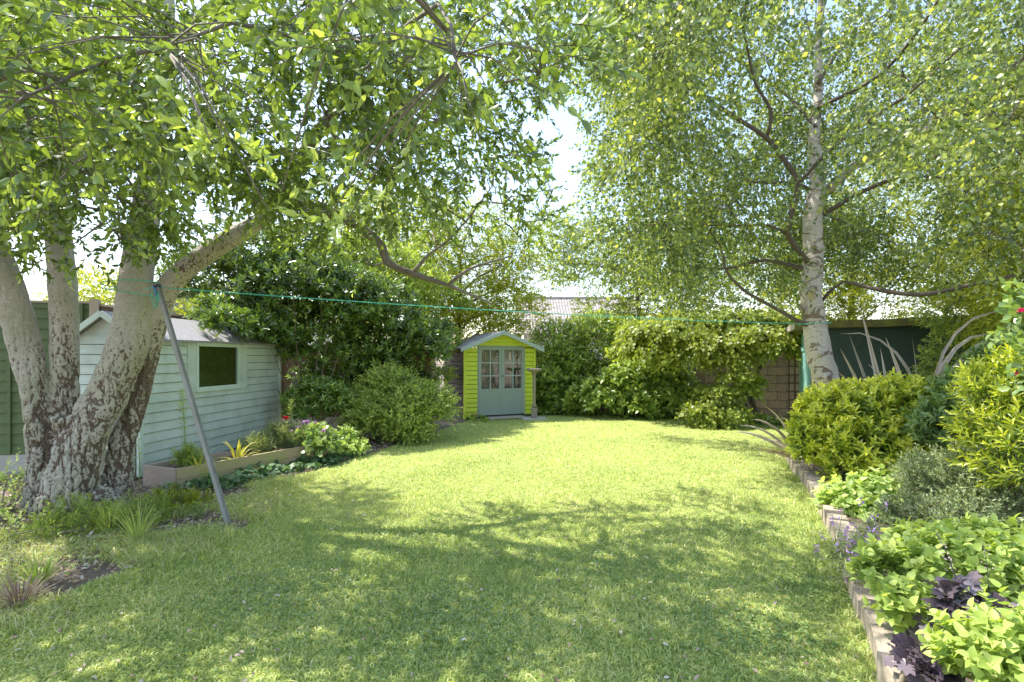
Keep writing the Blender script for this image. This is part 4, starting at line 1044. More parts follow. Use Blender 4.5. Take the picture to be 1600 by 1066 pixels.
# ------------------------------------------------------------------ summerhouse
def summerhouse():
    a0 = R(25)
    root = empty('summerhouse', (-1.2, 12.8, 0), 'small lime yellow summerhouse with grey glazed double doors at the end of the lawn', 'summerhouse', rz=a0)
    W = 1.99; Dp = 1.6; H = 1.82; RH = 2.20; z0 = .07
    d0, d1, dt = .38, 1.66, 1.84
    def shiplap(name, x0, x1, zt, y=0, mat='lime_paint', axis='x', s=1, gable=False):
        m = MB(); h = .116; z = z0
        while z < zt-.01:
            t = min(z+h, zt)
            xa, xb = x0, x1; xc, xd = x0, x1
            if gable:
                def lim(zz):
                    k = max(0, (zz-H)/(RH-H)); return k*W/2
                xa = max(x0, lim(z)+.01); xb = min(x1, W-lim(z)-.01); xc = max(x0, lim(t)+.01); xd = min(x1, W-lim(t)-.01)
                if xd-xc < .02: xc = xd = W/2
            for (p, q, u, v, o1, o2, za, zb) in ((xa, xb, xc, xd, .020, .020, z+.016, t), (xa, xb, xa, xb, -.012, .020, z+.004, z+.016)):
                vs = [(p, -o1), (q, -o1), (v, -o2), (u, -o2)]
                zz = [za, za, zb, zb]
                F3 = [(x, y+s*yy, k) if axis == 'x' else (y+s*yy, x, k) for (x, yy), k in zip(vs, zz)]
                m.bm.faces.new([m.bm.verts.new(v_) for v_ in F3])
            z = t
        return m.build(name, mat, root)
    shiplap('front_wall', .045, d0-.03, H); shiplap('front_wall', d1+.03, W-.045, H)
    # gable boards above the doors
    m = MB(); z = dt+.02
    hs = [(dt+.0, dt+.115), (dt+.115, dt+.23), (dt+.23, RH-.0)]
    for i, (za, zb) in enumerate(hs):
        f = lambda zz: max(0, (zz-H)/(RH-H))*W/2
        xa, xb, xc, xd = f(za)+.0, W-f(za), min(f(zb), W/2-.005), max(W-f(zb), W/2+.005)
        m.bm.faces.new([m.bm.verts.new(v) for v in ((xa, -.022, za+.012), (xb, -.022, za+.012), (xd, -.018, zb), (xc, -.018, zb))])
        m.bm.faces.new([m.bm.verts.new(v) for v in ((xa, -.008, za), (xb, -.008, za), (xb, -.022, za+.012), (xa, -.022, za+.012))])
    m.build('gable', 'lime_paint', root)
    shiplap('side_wall', .03, Dp, H, 0, 'shaded_side', 'y'); shiplap('side_wall', .03, Dp, H, W, 'lime_paint', 'y', -1)
    shiplap('back_wall', .03, W-.03, H, Dp, 'shaded_side', 'x', -1)
    m = MB(); m.span((-.012, -.034, .02), (.045, .03, H-.01), .003); m.build('corner_post', 'lime_paint', root)
    m = MB(); m.span((W-.045, -.034, .02), (W+.012, .03, H-.01), .003); m.build('corner_post', 'lime_paint', root)
    m = MB(); m.span((.0, .0, .0), (W, Dp, z0)); m.build('floor', 'interior', root)
    # door surround
    m = MB(); m.span((d0-.03, -.026, z0), (d0, .03, dt+.01), .003); m.span((d1, -.026, z0), (d1+.03, .03, dt+.01), .003); m.span((d0-.029, -.024, dt+.011), (d1+.029, .03, dt+.035), .003)
    m.build('door_frame', 'grey_paint', root)
    mid = (d0+d1)/2
    for k, (xa, xb) in enumerate(((d0+.003, mid-.003), (mid+.003, d1-.003))):
        m = MB(); st = .072; y0, y1 = -.034, .004
        m.span((xa, y0, z0+.03), (xa+st, y1, dt), .003); m.span((xb-st, y0, z0+.03), (xb, y1, dt), .003)
        g0, g1 = z0+.70, dt-.075
        m.span((xa+st, y0+.001, g1), (xb-st, y1, dt-.001)); m.span((xa+st, y0+.001, g0-.05), (xb-st, y1, g0))
        m.span((xa+st, y0+.001, z0+.031), (xb-st, y1, z0+.09))
        # tongue and groove lower panel
        n = 8; px0, px1 = xa+st, xb-st
        for i in range(n):
            u0 = px0+(px1-px0)*i/n; u1 = px0+(px1-px0)*(i+1)/n
            m.span((u0+.0015, y0+.010, z0+.09), (u1-.0015, y1-.005, g0-.05))
        m.span((px0, y0+.014, z0+.09), (px1, y1-.008, g0-.05))
        dr = m.build('door', 'grey_paint', root)
        m = MB()
        xm = (px0+px1)/2
        m.span((xm-.011, y0+.004, g0), (xm+.011, y1-.004, g1))
        for i in (1, 2):
            zz = g0+(g1-g0)*i/3
            m.span((px0, y0+.006, zz-.011), (xm-.011, y1-.006, zz+.011)); m.span((xm+.011, y0+.006, zz-.011), (px1, y1-.006, zz+.011))
        m.build('glazing_bar', 'barge', dr)
        m = MB(); m.span((px0, -.012, g0), (px1, -.009, g1)); m.build('pane', 'glass', dr)
        if k == 1:
            m = MB(); m.box((xa+.03, y0-.018, z0+1.02), (.03, .03, .03), bev=.008); m.bar((xa+.03, y0-.026, z0+1.02), (xa-.05, y0-.026, z0+1.02), .014, .012); m.build('handle', 'iron', dr)
    # curtains drawn inside
    for (xa, xb, za, y_) in ((d0+.02, d0+.30, .75, .10), (d0+.30, d0+.56, 1.15, .12), (d1-.32, d1-.02, .72, .10), (mid+.12, mid+.3, 1.35, .13)):
        V = []; n = 26
        for j in range(2):
            for i in range(n): V.append((xa+(xb-xa)*i/(n-1), y_+.022*math.sin(i*1.3)+.01*math.sin(i*.5+j), (dt-.03, za+.04*math.sin(i*.3))[j]))
        me = bpy.data.meshes.new('curtain'); me.from_pydata(V, [], [(i, i+1, n+i+1, n+i) for i in range(n-1)])
        link('curtain', me, 'curtain', root, True)
    # roof
    ov = .22; ev = .14; m = MB(); sl = (RH-H)/(W/2)
    for s in (0, 1):
        x_e = -ev if s == 0 else W+ev; z_e = H-ev*sl+.015
        V = [m.bm.verts.new(v) for v in ((x_e, -ov, z_e), (x_e, Dp+.1, z_e), (W/2, Dp+.1, RH+.015), (W/2, -ov, RH+.015), (x_e, -ov, z_e+.028), (x_e, Dp+.1, z_e+.028), (W/2, Dp+.1, RH+.043), (W/2, -ov, RH+.043))]
        for f in ((0, 1, 2, 3), (4, 7, 6, 5), (0, 4, 5, 1), (3, 2, 6, 7), (0, 3, 7, 4), (1, 5, 6, 2)): m.bm.faces.new([V[q] for q in f])
    m.build('roof', 'felt', root)
    for s in (0, 1):
        m = MB(); x_e = -ev-.02 if s == 0 else W+ev+.02; z_e = H-(ev+.02)*sl
        hh = .085
        pl = [(x_e, z_e-hh*.55), (x_e, z_e+.052), (W/2, RH+.052), (W/2, RH-.035)]
        m.prism(pl, -ov-.022, -ov-.002); m.build('barge_board', 'barge', root)
    m = MB(); m.prism([(W/2-.035, RH-.05), (W/2+.035, RH-.05), (W/2+.035, RH+.03), (W/2, RH+.075), (W/2-.035, RH+.03)], -ov-.036, -ov-.024); m.build('finial', 'barge', root)
    return root
summerhouse()
sr = Matrix.Rotation(R(25), 4, 'Z')
def step():
    m = MB()
    for i in range(3): m.box((.52*0+.50+0*i, -.30+.11*i, .045), (1.0, .105, .035), bev=.004)
    m.box((.08, -.2, .014), (.08, .3, .026)); m.box((.92, -.2, .014), (.08, .3, .026))
    o = m.build('step', 'slab', None); o.location = Vector((-1.2, 12.8, 0))+sr @ Vector((.55, -.02, .0)); o.rotation_euler = (0, 0, R(25))
    tag(o, 'low grey wooden step lying in front of the summerhouse doors', 'step')
step()
m = MB(); m.box((0, 0, .02), (.62, .5, .04), bev=.008); o = m.build('paving_slab', 'concrete'); o.location = (.55, 13.0, 0); o.rotation_euler = (0, 0, R(12))
tag(o, 'thin pale slab under the wooden bird bath', 'paving slab')
def birdbath():
    r = empty('bird_bath', (.56, 12.95, .04), 'weathered wooden pedestal bird bath at the right of the summerhouse', 'bird bath')
    m = MB(); m.box((0, 0, .13), (.15, .15, .26), bev=.012); m.build('base', 'grey_wood', r)
    m = MB(); m.lathe([(.045, .26), (.06, .30), (.06, .33), (.03, .38), (.036, .55), (.046, .78), (.04, 1.0), (.05, 1.12), (.075, 1.16)], n=16); m.build('pedestal', 'grey_wood', r, True)
    m = MB(); m.lathe([(.07, 1.155), (.16, 1.19), (.195, 1.215), (.195, 1.25), (.17, 1.255), (.13, 1.225), (.02, 1.22)], n=24); m.build('bowl', 'grey_wood', r, True)
birdbath()
m = MB()
m.lathe([(.06, 0), (.085, .15), (.095, .15), (.095, .17), (.08, .17), (.075, .12), (.01, .12)], n=18); o = m.build('flower_pot', 'terracotta', None, True); o.location = (-.93, 12.62, 0)
tag(o, 'small brown pot at the left foot of the summerhouse doors', 'pot')
shrub('primrose', 'small leafy primrose in front of the summerhouse corner', 'plant', [((-.82, 12.45, .06), (.18, .15, .12))], 26, .13, .04, 'lime_leaf', T_OVAL, 6, .05, upward=1, stems=0, vb=.1)

# ------------------------------------------------------------------ back garden: tiled house, wall, trellis, green shed
def house():
    root = empty('bungalow', (2.2, 26, 0), 'white bungalow with brown grey tiled roof beyond the back hedge', 'house')
    x0, x1, y0, y1, H, RH = -2.0, 4.6, 0, 7.0, 2.9, 4.95
    m = MB(); m.span((x0+.4, y0+.4, 0), (x1-.05, y1-.4, H)); 
    V = [m.bm.verts.new(v) for v in ((x1-.05, y0+.4, H), (x1-.05, y1-.4, H), (x1-.05, (y0+y1)/2, RH-.25))]; m.bm.faces.new(V)
    m.build('wall', 'white_wall', root)
    # roof with courses of tiles as real steps
    m = MB(); rows = 22; cols = 44
    def slope(ya, yb, s):
        for r in range(rows):
            t0 = r/rows; t1 = (r+1)/rows+.01
            for c in range(cols):
                u0 = x0+(x1+.25-x0)*c/cols; u1 = x0+(x1+.25-x0)*(c+1)/cols
                o = (r % 2)*.0; um = (u0+u1)/2
                A = lambda t, h, u: (u, ya+(yb-ya)*t, H-.15+(RH-H+.15)*t+h)
                j = random.uniform(-.006, .006)
                q = [A(t0, .055+j, u0), A(t0, .095+j, um), A(t0, .055+j, u1), A(t1, .035, u1), A(t1, .07, um), A(t1, .035, u0)]
                v = [m.bm.verts.new(p) for p in q]
                m.bm.faces.new((v[0], v[1], v[4], v[5])); m.bm.faces.new((v[1], v[2], v[3], v[4]))
                w = [m.bm.verts.new(p) for p in (A(t0, 0, u0), A(t0, 0, u1))]
                m.bm.faces.new((w[0], w[1], v[2], v[1], v[0]))
    slope(y0-.1, (y0+y1)/2, 1); slope(y1+.1, (y0+y1)/2, -1)
    rf = m.build('roof', 'tile', root)
    m = MB(); m.bar((x0, 3.5, RH+.08), (x1+.25, 3.5, RH+.08), .22, .12, .03); m.build('ridge', 'tile', rf)
    m = MB(); m.bar((x1+.22, -.1, H-.12), (x1+.22, 3.5, RH+.02), .05, .2); m.bar((x1+.22, 7.1, H-.12), (x1+.22, 3.5, RH+.02), .05, .2); m.build('barge_board', 'white_wall', root)
    for xx in (-1.3, .4, 2.6):
        m = MB(); m.span((xx, .37, 1.0), (xx+1.4, .395, 2.2)); w = m.build('window', 'white_wall', root)
        m = MB(); m.span((xx+.07, .355, 1.07), (xx+.67, .366, 2.13)); m.span((xx+.73, .355, 1.07), (xx+1.33, .366, 2.13)); m.build('pane', 'window_dark', w)
house()
# neighbour's pale roof and wall seen over the left fence
nb = empty('neighbour_house', (-12.4, 16.5, 0), 'pale neighbouring house with low roof just above the left fence', 'house')
m = MB(); m.span((0, 0, 0), (5.5, 4, 2.7)); m.build('wall', 'white_wall', nb)
m = MB(); m.prism([(-.3, 2.7), (5.8, 2.7), (2.75, 4.0)], -.3, 4.3); m.build('roof', 'felt', nb)
m = MB(); m.span((3.6, -.02, 1.0), (4.8, -.005, 2.2)); w = m.build('window', 'white_wall', nb)
m = MB(); m.span((3.68, -.03, 1.08), (4.72, -.022, 2.12)); m.build('pane', 'window_dark', w)

# stone block wall at the back right
m = MB(); wl = 7.2
m.span((0, 0, 0), (wl, .2, 1.75), .01)
o = m.build('block_wall', 'block'); o.location = (3.4, 14.2, 0); o.rotation_euler = (0, 0, R(-10))
tag(o, 'mossy sandstone block wall in shade behind the weeping maples', 'wall')
m = MB(); m.span((0, 0, 0), (6.6, .16, 1.5), .01); o = m.build('boundary_wall', 'block'); o.location = (-1.9, 15.8, 0); o.rotation_euler = (0, 0, R(-4))
tag(o, 'low block wall hidden behind the hedge right of the summerhouse', 'wall')

def trellis():
    r = empty('trellis', P(1232, 650, 12.2).xy.to_3d(), 'narrow brown trellis against the stone wall beside the teal shed door', 'trellis')
    m = MB()
    for i in range(3): m.span((i*.14, -.012, 0), (i*.14+.025, .012, 2.0))
    for j in range(10): m.span((-.02, .0125, .15+j*.2), (.33, .03, .175+j*.2))
    m.build('lattice', 'fence_brown', r)
trellis()

def green_shed():
    a = Vector((6.02, 10.4, 0)); b = Vector((8.6, 9.3, 0)); Ln = (b-a).length
    ang = math.atan2(b.y-a.y, b.x-a.x)
    root = empty('lean_to_shed', a, 'green shed with dark shaded front and mossy flat roof behind the flax plants', 'shed', rz=ang)
    Dp = 1.3; H = 2.12; H2 = 2.17
    m = MB(); z = .05
    while z < H-.01:
        t = min(z+.14, H)
        v = [(.03, -.012, z), (Ln, -.012, z), (Ln, -.002, t), (.03, -.002, t)]
        m.bm.faces.new([m.bm.verts.new(q) for q in v]); v = [(.03, .01, z), (Ln, .01, z), (Ln, -.012, z), (.03, -.012, z)]
        m.bm.faces.new([m.bm.verts.new(q) for q in v]); z += .14
    m.span((.03, .011, .05), (Ln, .03, H+.06)); m.build('front_wall', 'shaded_green_shed', root)
    m = MB(); m.span((Ln-.03, .031, .05), (Ln, Dp, H+.07)); m.span((.03, Dp-.03, .05), (Ln-.031, Dp, H+.06)); m.build('back_wall', 'shaded_green_shed', root)
    # left side: boarded teal doors
    m = MB(); n = 8
    for i in range(n): m.span((-.006-.003*(i % 2), .04+(Dp-.1)*i/n, .06), (.02, .04+(Dp-.1)*(i+1)/n-.008, H-.03))
    dr = m.build('door', 'teal', root)
    m = MB()
    for zz in (.4, 1.7): m.span((-.028, .06, zz), (-.012, Dp-.1, zz+.09))
    m.build('ledge', 'teal', dr)
    m = MB(); m.span((-.02, -.03, .02), (.035, .035, H)); m.build('corner_post', 'teal', root)
    m = MB(); m.span((-.02, Dp-.04, .02), (.03, Dp+.02, H)); m.build('corner_post', 'teal', root)
    m = MB()
    for i in range(14):
        xa = -.26+(Ln+.45)*i/14; xb = -.26+(Ln+.45)*(i+1)/14; j = random.uniform(-.008, .008); tl = lambda x: H+.02+(H2-H)*x/Ln
        V = [m.bm.verts.new(q) for q in ((xa, -.22, tl(xa)+j), (xb, -.22, tl(xb)+j), (xb, Dp+.15, tl(xb)), (xa, Dp+.15, tl(xa)), (xa, -.22, tl(xa)+.14+j), (xb, -.22, tl(xb)+.14+j), (xb, Dp+.15, tl(xb)+.14), (xa, Dp+.15, tl(xa)+.14))]
        for f in ((0, 3, 2, 1), (4, 5, 6, 7), (0, 1, 5, 4), (2, 3, 7, 6), (1, 2, 6, 5), (3, 0, 4, 7)): m.bm.faces.new([V[q] for q in f])
    m.build('roof', 'moss_roof', root)
    m = MB()
    for i in range(7): m.span((-.275, -.2+i*.22, H+.02), (-.262, -.2+i*.22+.14, H+.13))
    m.build('fascia', 'slab', root)
green_shed()

# ------------------------------------------------------------------ fences
def fence_panel(name, a, b, H, mat, label, z0=.28, gravel=True, posts=True, group=None, h=.14):
    a = Vector((a[0], a[1], 0)); b = Vector((b[0], b[1], 0)); Ln = (b-a).length
    root = empty(name, a, label, 'fence', group, rz=math.atan2(b.y-a.y, b.x-a.x))
    m = MB(); z = z0; i = 0
    while z < H-.03:
        t = min(z+h, H-.03); wv = lambda x: .006*math.sin(x*5+i*2)
        n = 10
        for k in range(n):
            xa = Ln*k/n; xb = Ln*(k+1)/n
            v = [(xa, -.034+wv(xa), z-.012), (xb, -.034+wv(xb), z-.012), (xb, -.004, t+.006), (xa, -.004, t+.006)]
            V = [m.bm.verts.new(q) for q in v]; m.bm.faces.new(V)
            W_ = [m.bm.verts.new(q) for q in ((xa, .004, z-.012), (xb, .004, z-.012))]; m.bm.faces.new((W_[0], W_[1], V[1], V[0]))
        z += h; i += 1
    m.span((0, .002, z0), (Ln, .012, H-.03))
    m.build('panel', mat, root)
    m = MB(); m.span((0, -.035, H-.03), (Ln, .035, H), .004); m.build('capping', 'post_wood', root)
    for x in (Ln*.33, Ln*.66): m = MB(); m.span((x-.02, -.058, z0), (x+.02, -.036, H-.032)); m.build('batten', mat, root)
    if gravel: m = MB(); m.span((0, -.03, 0), (Ln, .03, z0-.014), .004); m.build('gravel_board', 'concrete', root)
    if posts:
        m = MB(); m.span((Ln+.002, -.05, 0), (Ln+.10, .05, H+.03), .006); m.build('post', 'post_wood', root)
    return root
fence_panel('fence_panel', (-7.7, 6.6), (-6.15, 6.95), 2.33, 'fence_green', 'green stained lap fence panel behind the leftmost stem', group='green fence panels at the left')
fence_panel('fence_panel', (-6.05, 6.97), (-5.78, 7.03), 2.33, 'fence_green', 'narrow green stained fence piece with pale post beside the shed gable', group='green fence panels at the left')
fence_panel('fence_panel', (-5.68, 7.05), (-5.75, 9.2), 2.30, 'fence_brown', 'pale brown lap fence panel rising behind the shed roof', posts=True, group='brown fence panels behind the shed')
fence_panel('fence_panel', (-5.6, 10.9), (-3.7, 11.3), 1.85, 'fence_brown', 'shaded brown fence panel right of the pale green shed corner', group='brown fence panels behind the shed', h=.12)
fence_panel('fence_panel', (-3.6, 11.32), (-1.9, 12.0), 1.80, 'fence_brown', 'dark brown fence panel behind the honeysuckle bush', group='brown fence panels behind the shed', h=.12)

# ------------------------------------------------------------------ planter
def planter():
    A = Vector((-3.92, 5.98, 0)); B = Vector((-2.78, 8.05, 0)); Cc = Vector((-3.2, 8.45, 0)); Dd = Vector((-4.45, 6.2, 0))
    root = empty('raised_planter', A, 'long low wooden planter with mossy boards along the pale green shed', 'planter')
    def board(p, q, z0, z1, mat, nm):
        m = MB(); d = (q-p).normalized(); m_ = (p+q)/2-A; L_ = (q-p).length
        mt = Matrix.Translation((m_.x, m_.y, (z0+z1)/2)) @ Matrix.Rotation(math.atan2(d.y, d.x), 4, 'Z')
        m.box((0, 0, 0), (L_, .035, z1-z0), mt, .004); return m.build(nm, mat, root)
    board(A, B, .0, .128, 'planter_wood', 'front_board'); board(A, B, .131, .26, 'planter_wood', 'front_board')
    board(Dd, A, 0, .258, 'planter_rim', 'end_board'); board(Cc, B, 0, .258, 'planter_rim', 'end_board'); board(Dd, Cc, 0, .262, 'planter_rim', 'back_board')
    bm = bmesh.new(); f = bm.faces.new([bm.verts.new((v.x-A.x, v.y-A.y, .19)) for v in (A, B, Cc, Dd)]); me = bpy.data.meshes.new('soil'); bm.to_mesh(me); bm.free()
    link('soil', me, 'soil', root)
planter()

def tall_stem(name, label, x, y, z, h, n, leafL, leafW, mat, flower=None, bush=True, v0=.55, cat='plant', group=None):
    root = empty(name, (x, y, z), label, cat, group)
    tb = Tubes(); lean = Vector((random.uniform(-.05, .05), random.uniform(-.05, .05), 1)).normalized()
    tb.add([(0, 0, 0), lean*h*.5+Vector((.01, 0, 0)), lean*h], [.006, .005, .002], 5, .1); tb.build('stem', 'stem_green', root)
    B = np.array([[0, 0, .0]]); pos, d, nn, sz, t = shoots(B, np.array([lean]), h, n, (1.0, 1.5), False, .05, .2, .1)
    m = len(pos); pr = np.clip(.5+.5*t, 0, 1)*np.where(t > .85, .75, 1)
    leafmesh('leaves', T_OVAL, pos, d, nn, leafL*pr, leafW*pr, np.clip(v0+.25*t+rng.normal(0, .12, m), 0, 1), mat, root)
    return root
tall_stem('lily_plant', 'tall feathery lily stem standing before the pale green shed wall', -4.05, 6.35, .19, 1.0, 90, .10, .008, 'lime_leaf')
tall_stem('lily_plant', 'shorter leafy green stem in the planter before the shed right end', -3.35, 7.75, .19, .75, 60, .10, .012, 'mid_leaf')
shrub('fennel', 'wispy grey green herb clump near the middle of the planter', 'plant', [((-3.35, 7.6, .38), (.32, .25, .2)), ((-3.6, 7.25, .33), (.2, .2, .12))], 170, .10, .006, 'grey_leaf', T_DIA, 16, .25, upward=1.2, ground=.19, stems=5, gap=-1, stem='stem_green', vb=.15)
shrub('feathery_plant', 'low feathery tuft at the left end of the planter', 'plant', [((-4.05, 6.38, .3), (.14, .12, .14))], 45, .09, .008, 'lime_leaf', T_DIA, 14, .22, upward=1.5, ground=.19, stems=3, gap=-1, stem='stem_green', vb=0)

def strap_clump(name, label, cat, base, n, ln, wd, mat, spread=.9, arch=.8, v0=.5, group=None, nseg=9, heading=None, hs=1.38):
    """sword leaves as curved ribbons with a fold"""
    root = empty(name, base, label, cat, group)
    V = []; Fc = []; vv = []
    for i in range(n):
        a = random.uniform(0, 6.28) if heading is None else heading[i][0]
        tilt = random.uniform(.05, spread) if heading is None else heading[i][1]
        Li = ln*random.uniform(.65, 1.1) if heading is None else heading[i][2]*hs
        ar = arch*random.uniform(.5, 1.3) if heading is None else heading[i][3]
        w0 = wd*random.uniform(.8, 1.15)
        p = Vector((math.cos(a)*.03, math.sin(a)*.03, 0)); side = Vector((-math.sin(a), math.cos(a), 0)); th = tilt
        b0 = len(V); v1 = min(1, max(0, random.gauss(v0, .18)))
        roll = random.choice((-1, 1))*random.uniform(.6, 1.3) if heading else 0
        for k in range(nseg+1):
            t = k/nseg; w = w0*(.55+1.3*t)*(1-t**2.2)*1.0 if t < 1 else 0.0005
            w = w0*min(1, .5+t*1.8)*(1-max(0, t-.45)/.55)**.8+.0006
            d = Vector((math.cos(a)*math.sin(th), math.sin(a)*math.sin(th), math.cos(th)))
            nrm = side.cross(d)
            s2 = side*math.cos(roll)+nrm*math.sin(roll); n2 = nrm*math.cos(roll)-side*math.sin(roll)
            V += [tuple(p+s2*w+n2*w*.35), tuple(p), tuple(p-s2*w+n2*w*.35)]; vv += [v1+.2, v1-.25, v1+.2]
            if k < nseg:
                for q in (0, 1): Fc.append((b0+k*3+q, b0+k*3+q+1, b0+k*3+q+4, b0+k*3+q+3))
            p = p+d*(Li/nseg); th += ar*(t**1.2)*(3.2/nseg)
    me = bpy.data.meshes.new('leaves'); me.from_pydata(V, [], Fc)
    at = me.attributes.new('v', 'FLOAT', 'POINT'); at.data.foreach_set('value', np.clip(vv, 0, 1))
    link('leaves', me, mat, root)
    return root
strap_clump('day_lily', 'yellowing strap leaves flopping over the front planter board', 'plant', (-3.62, 6.75, .19), 16, .34, .014, 'yellow_leaf', 1.2, 1.1, .5)
strap_clump('daffodil', 'limp yellow green daffodil leaves near the planter left end', 'plant', (-3.85, 6.3, .19), 12, .34, .010, 'yellow_leaf', 1.3, .9, .25)
strap_clump('iris', 'upright green iris blades behind the red flower in the planter', 'plant', (-3.15, 8.2, .19), 12, .35, .012, 'mid_leaf', .5, .4, .6)
shrub('geranium', 'spreading purple flowered cranesbill drooping over the planter front', 'plant', [((-2.95, 7.7, .36), (.3, .32, .14)), ((-2.78, 7.55, .26), (.2, .25, .12)), ((-3.05, 8.0, .4), (.2, .2, .12))], 190, .085, .07, 'mid_leaf', T_LOBE, 5, .14, ground=.1, stems=6, gap=-1, stem='stem_green', vb=.2, flat=.6)
shrub('lemon_balm', 'pale leafy herb tumbling over the right end of the planter', 'plant', [((-2.68, 8.2, .28), (.22, .22, .17)), ((-2.5, 8.05, .15), (.22, .22, .12))], 190, .06, .036, 'pale_leaf', T_OVAL, 8, .16, opposite=True, ground=.02, stems=6, gap=-1, stem='stem_green', vb=-.02)

def petals(name, label, cat, spots, r, npet, mat, stemh=.2, group=None, sep=False, stem='stem_green'):
    outs = []
    def one(sp, root, offs):
        pos = []; d = []; nn = []
        tb = Tubes()
        for s in sp:
            s = Vector(s)-offs
            for layer in range(2):
                for k in range(npet):
                    a = 6.283*k/npet+layer*.5+random.uniform(-.2, .2); el = .25+.7*layer
                    pos.append(s); dd = Vector((math.cos(a)*math.cos(el), math.sin(a)*math.cos(el), math.sin(el))); d.append(dd); nn.append(Vector((-dd.x*math.sin(el), -dd.y*math.sin(el), math.cos(el))))
            tb.add([s+Vector((random.uniform(-.03, .03), random.uniform(-.03, .03), -stemh)), s-Vector((0, 0, stemh*.4)), s], [.003, .003, .002], 4, .1)
        pos = np.array(pos); m = len(pos)
        leafmesh('petals', T_HEART, pos, np.array(d), np.array(nn), r*rng.uniform(.8, 1.1, m), r*.85, np.clip(rng.normal(.5, .2, m), 0, 1), mat, root)
        tb.build('flower_stem', stem, root)
    root = empty(name, spots[0], label, cat, group); one(spots, root, Vector(spots[0]))
    return root
petals('poppy', 'single bright red flower at the far end of the planter', 'flower', [tuple(P(447, 655, 7.7))], .07, 7, 'red_petal', .36)
petals('cranesbill_flower', 'loose violet flowers above the planter cranesbill leaves', 'flowers', [tuple(P(px, py-7, Y-.15)) for px, py, Y in ((454, 679, 7.9), (462, 678, 7.9), (474, 668, 8), (480, 667, 8), (492, 669, 8.1), (452, 676, 7.9), (506, 681, 7.7), (484, 672, 7.9), (467, 676, 7.8), (455, 682, 7.7))], .048, 5, 'violet_petal', .14)

# ------------------------------------------------------------------ clothes line and prop
def prop():
    top = P(247, 449, 4.82); bot = P(359, 820, 4.72); bot.z = -.02
    root = empty('line_prop', (bot.x, bot.y, 0), 'long grey slotted metal prop leaning against the big tree', 'clothes prop')
    b = Vector(root.location); m = MB(); d = (top-bot).normalized(); q = d.to_track_quat('Z', 'Y').to_matrix().to_4x4()
    Ln = (top-bot).length; mt = Matrix.Translation(bot-b) @ q
    for (c, s) in (((0, .0, Ln/2), (.005, .022, Ln)), ((-.018, 0, Ln/2), (.005, .034, Ln)), ((.018, 0, Ln/2), (.005, .034, Ln)), ((-.009, .004, Ln/2), (.013, .010, Ln-.004)), ((.009, .004, Ln/2), (.013, .010, Ln-.006))):
        m.box(c, s, mt)
    m.build('pole', 'metal_post', root)
    m = MB(); m.box((0, 0, Ln+.01), (.045, .04, .03), mt, .004); m.build('cap', 'iron', root)
    return top
ptop = prop()
def line():
    root = empty('washing_line', ptop, 'green washing line strung from the big tree to the birch trunk', 'washing line')
    b = Vector(ptop); tb = Tubes()
    e = P(1257, 506, 7.85); pts = []
    for i in range(25):
        t = i/24; p = Vector(ptop).lerp(e, t); p.z -= .10*4*t*(1-t)*.5; pts.append(p-b)
    tb.add(pts, [.0045]*25, 6, .3)
    p1 = P(247, 449, 4.95)
    # loops round the tree stem
    c = P(205, 447, 5.21)
    for dz, tilt in ((0.02, .02), (-.07, -.04)):
        ring = [c+Vector((math.cos(a)*.245, math.sin(a)*.245, dz+tilt*math.cos(a)))-b for a in [i*.3142 for i in range(21)]]
        tb.add(ring, [.005]*21, 5, .1)
    a = P(225, 452, 4.98); tb.add([a-b, Vector((-.02, 0, 0))], [.005, .005], 5, .1)
    for k in range(3):
        tb.add([Vector((0, 0, .0)), Vector((.02-.03*k, -.03, -.06)), Vector((.03-.02*k, -.02, -.15-.03*k)), Vector((-.01+.01*k, -.02, -.04))], [.004]*4, 5, .05)
    # loop round the birch
    c = P(1273, 506, 8.0)
    ring = [c+Vector((math.cos(a)*.225, math.sin(a)*.225, .012*math.cos(a)))-b for a in [i*.3142 for i in range(21)]]
    tb.add(ring, [.006]*21, 5, .1)
    tb.build('rope', 'rope', root)
    kb = Tubes(); kb.add([Vector((-.03, -.03, .01)), Vector((0, -.035, -.03)), Vector((-.005, -.03, -.09))], [.007, .008, .004], 6, .03); kb.build('knot', 'blue_rope', root)
line()

# ------------------------------------------------------------------ plants below the big tree
strap_clump('grass_tuft', 'tall green grass tuft at the front foot of the big tree', 'grass tuft', tuple(P(170, 835, 4.55).xy)+(0,), 170, .30, .0032, 'long_grass', 1.0, .6, .45)
strap_clump('grass_tuft', 'long arching pale blades in front of the tree stump roots', 'grass tuft', tuple(P(215, 850, 4.35).xy)+(0,), 90, .36, .0032, 'long_grass', 1.3, .9, .55)
strap_clump('grass_tuft', 'reddish brown grass tuft at the left picture edge of the lawn', 'grass tuft', tuple(P(30, 960, 3.2).xy)+(0,), 150, .20, .003, 'litter', 1.1, .5, .45)
strap_clump('grass_tuft', 'green tuft low beside the lawn edge left of the tree foot', 'grass tuft', tuple(P(60, 900, 3.5).xy)+(0,), 90, .24, .004, 'long_grass', 1.2, .6, .4)
strap_clump('grass_tuft', 'small broad bladed tuft just right of the prop foot', 'grass tuft', tuple(P(380, 800, 5.15).xy)+(0,), 9, .13, .012, 'lime_leaf', .9, .6, .6)
shrub('heather', 'bushy feathery green plant hiding the foot of the big tree', 'plant', [(tuple(P(120, 830, 4.6)), (.42, .25, .28)), (tuple(P(190, 815, 4.7)), (.35, .25, .2)), (tuple(P(70, 850, 4.4)), (.3, .25, .2)), (tuple(P(240, 800, 4.9)), (.2, .2, .14))],
      620, .05, .008, 'honey_leaf', T_DIA, 18, .22, upward=1.0, gap=-.9, stems=8, vb=.0, ground=0)
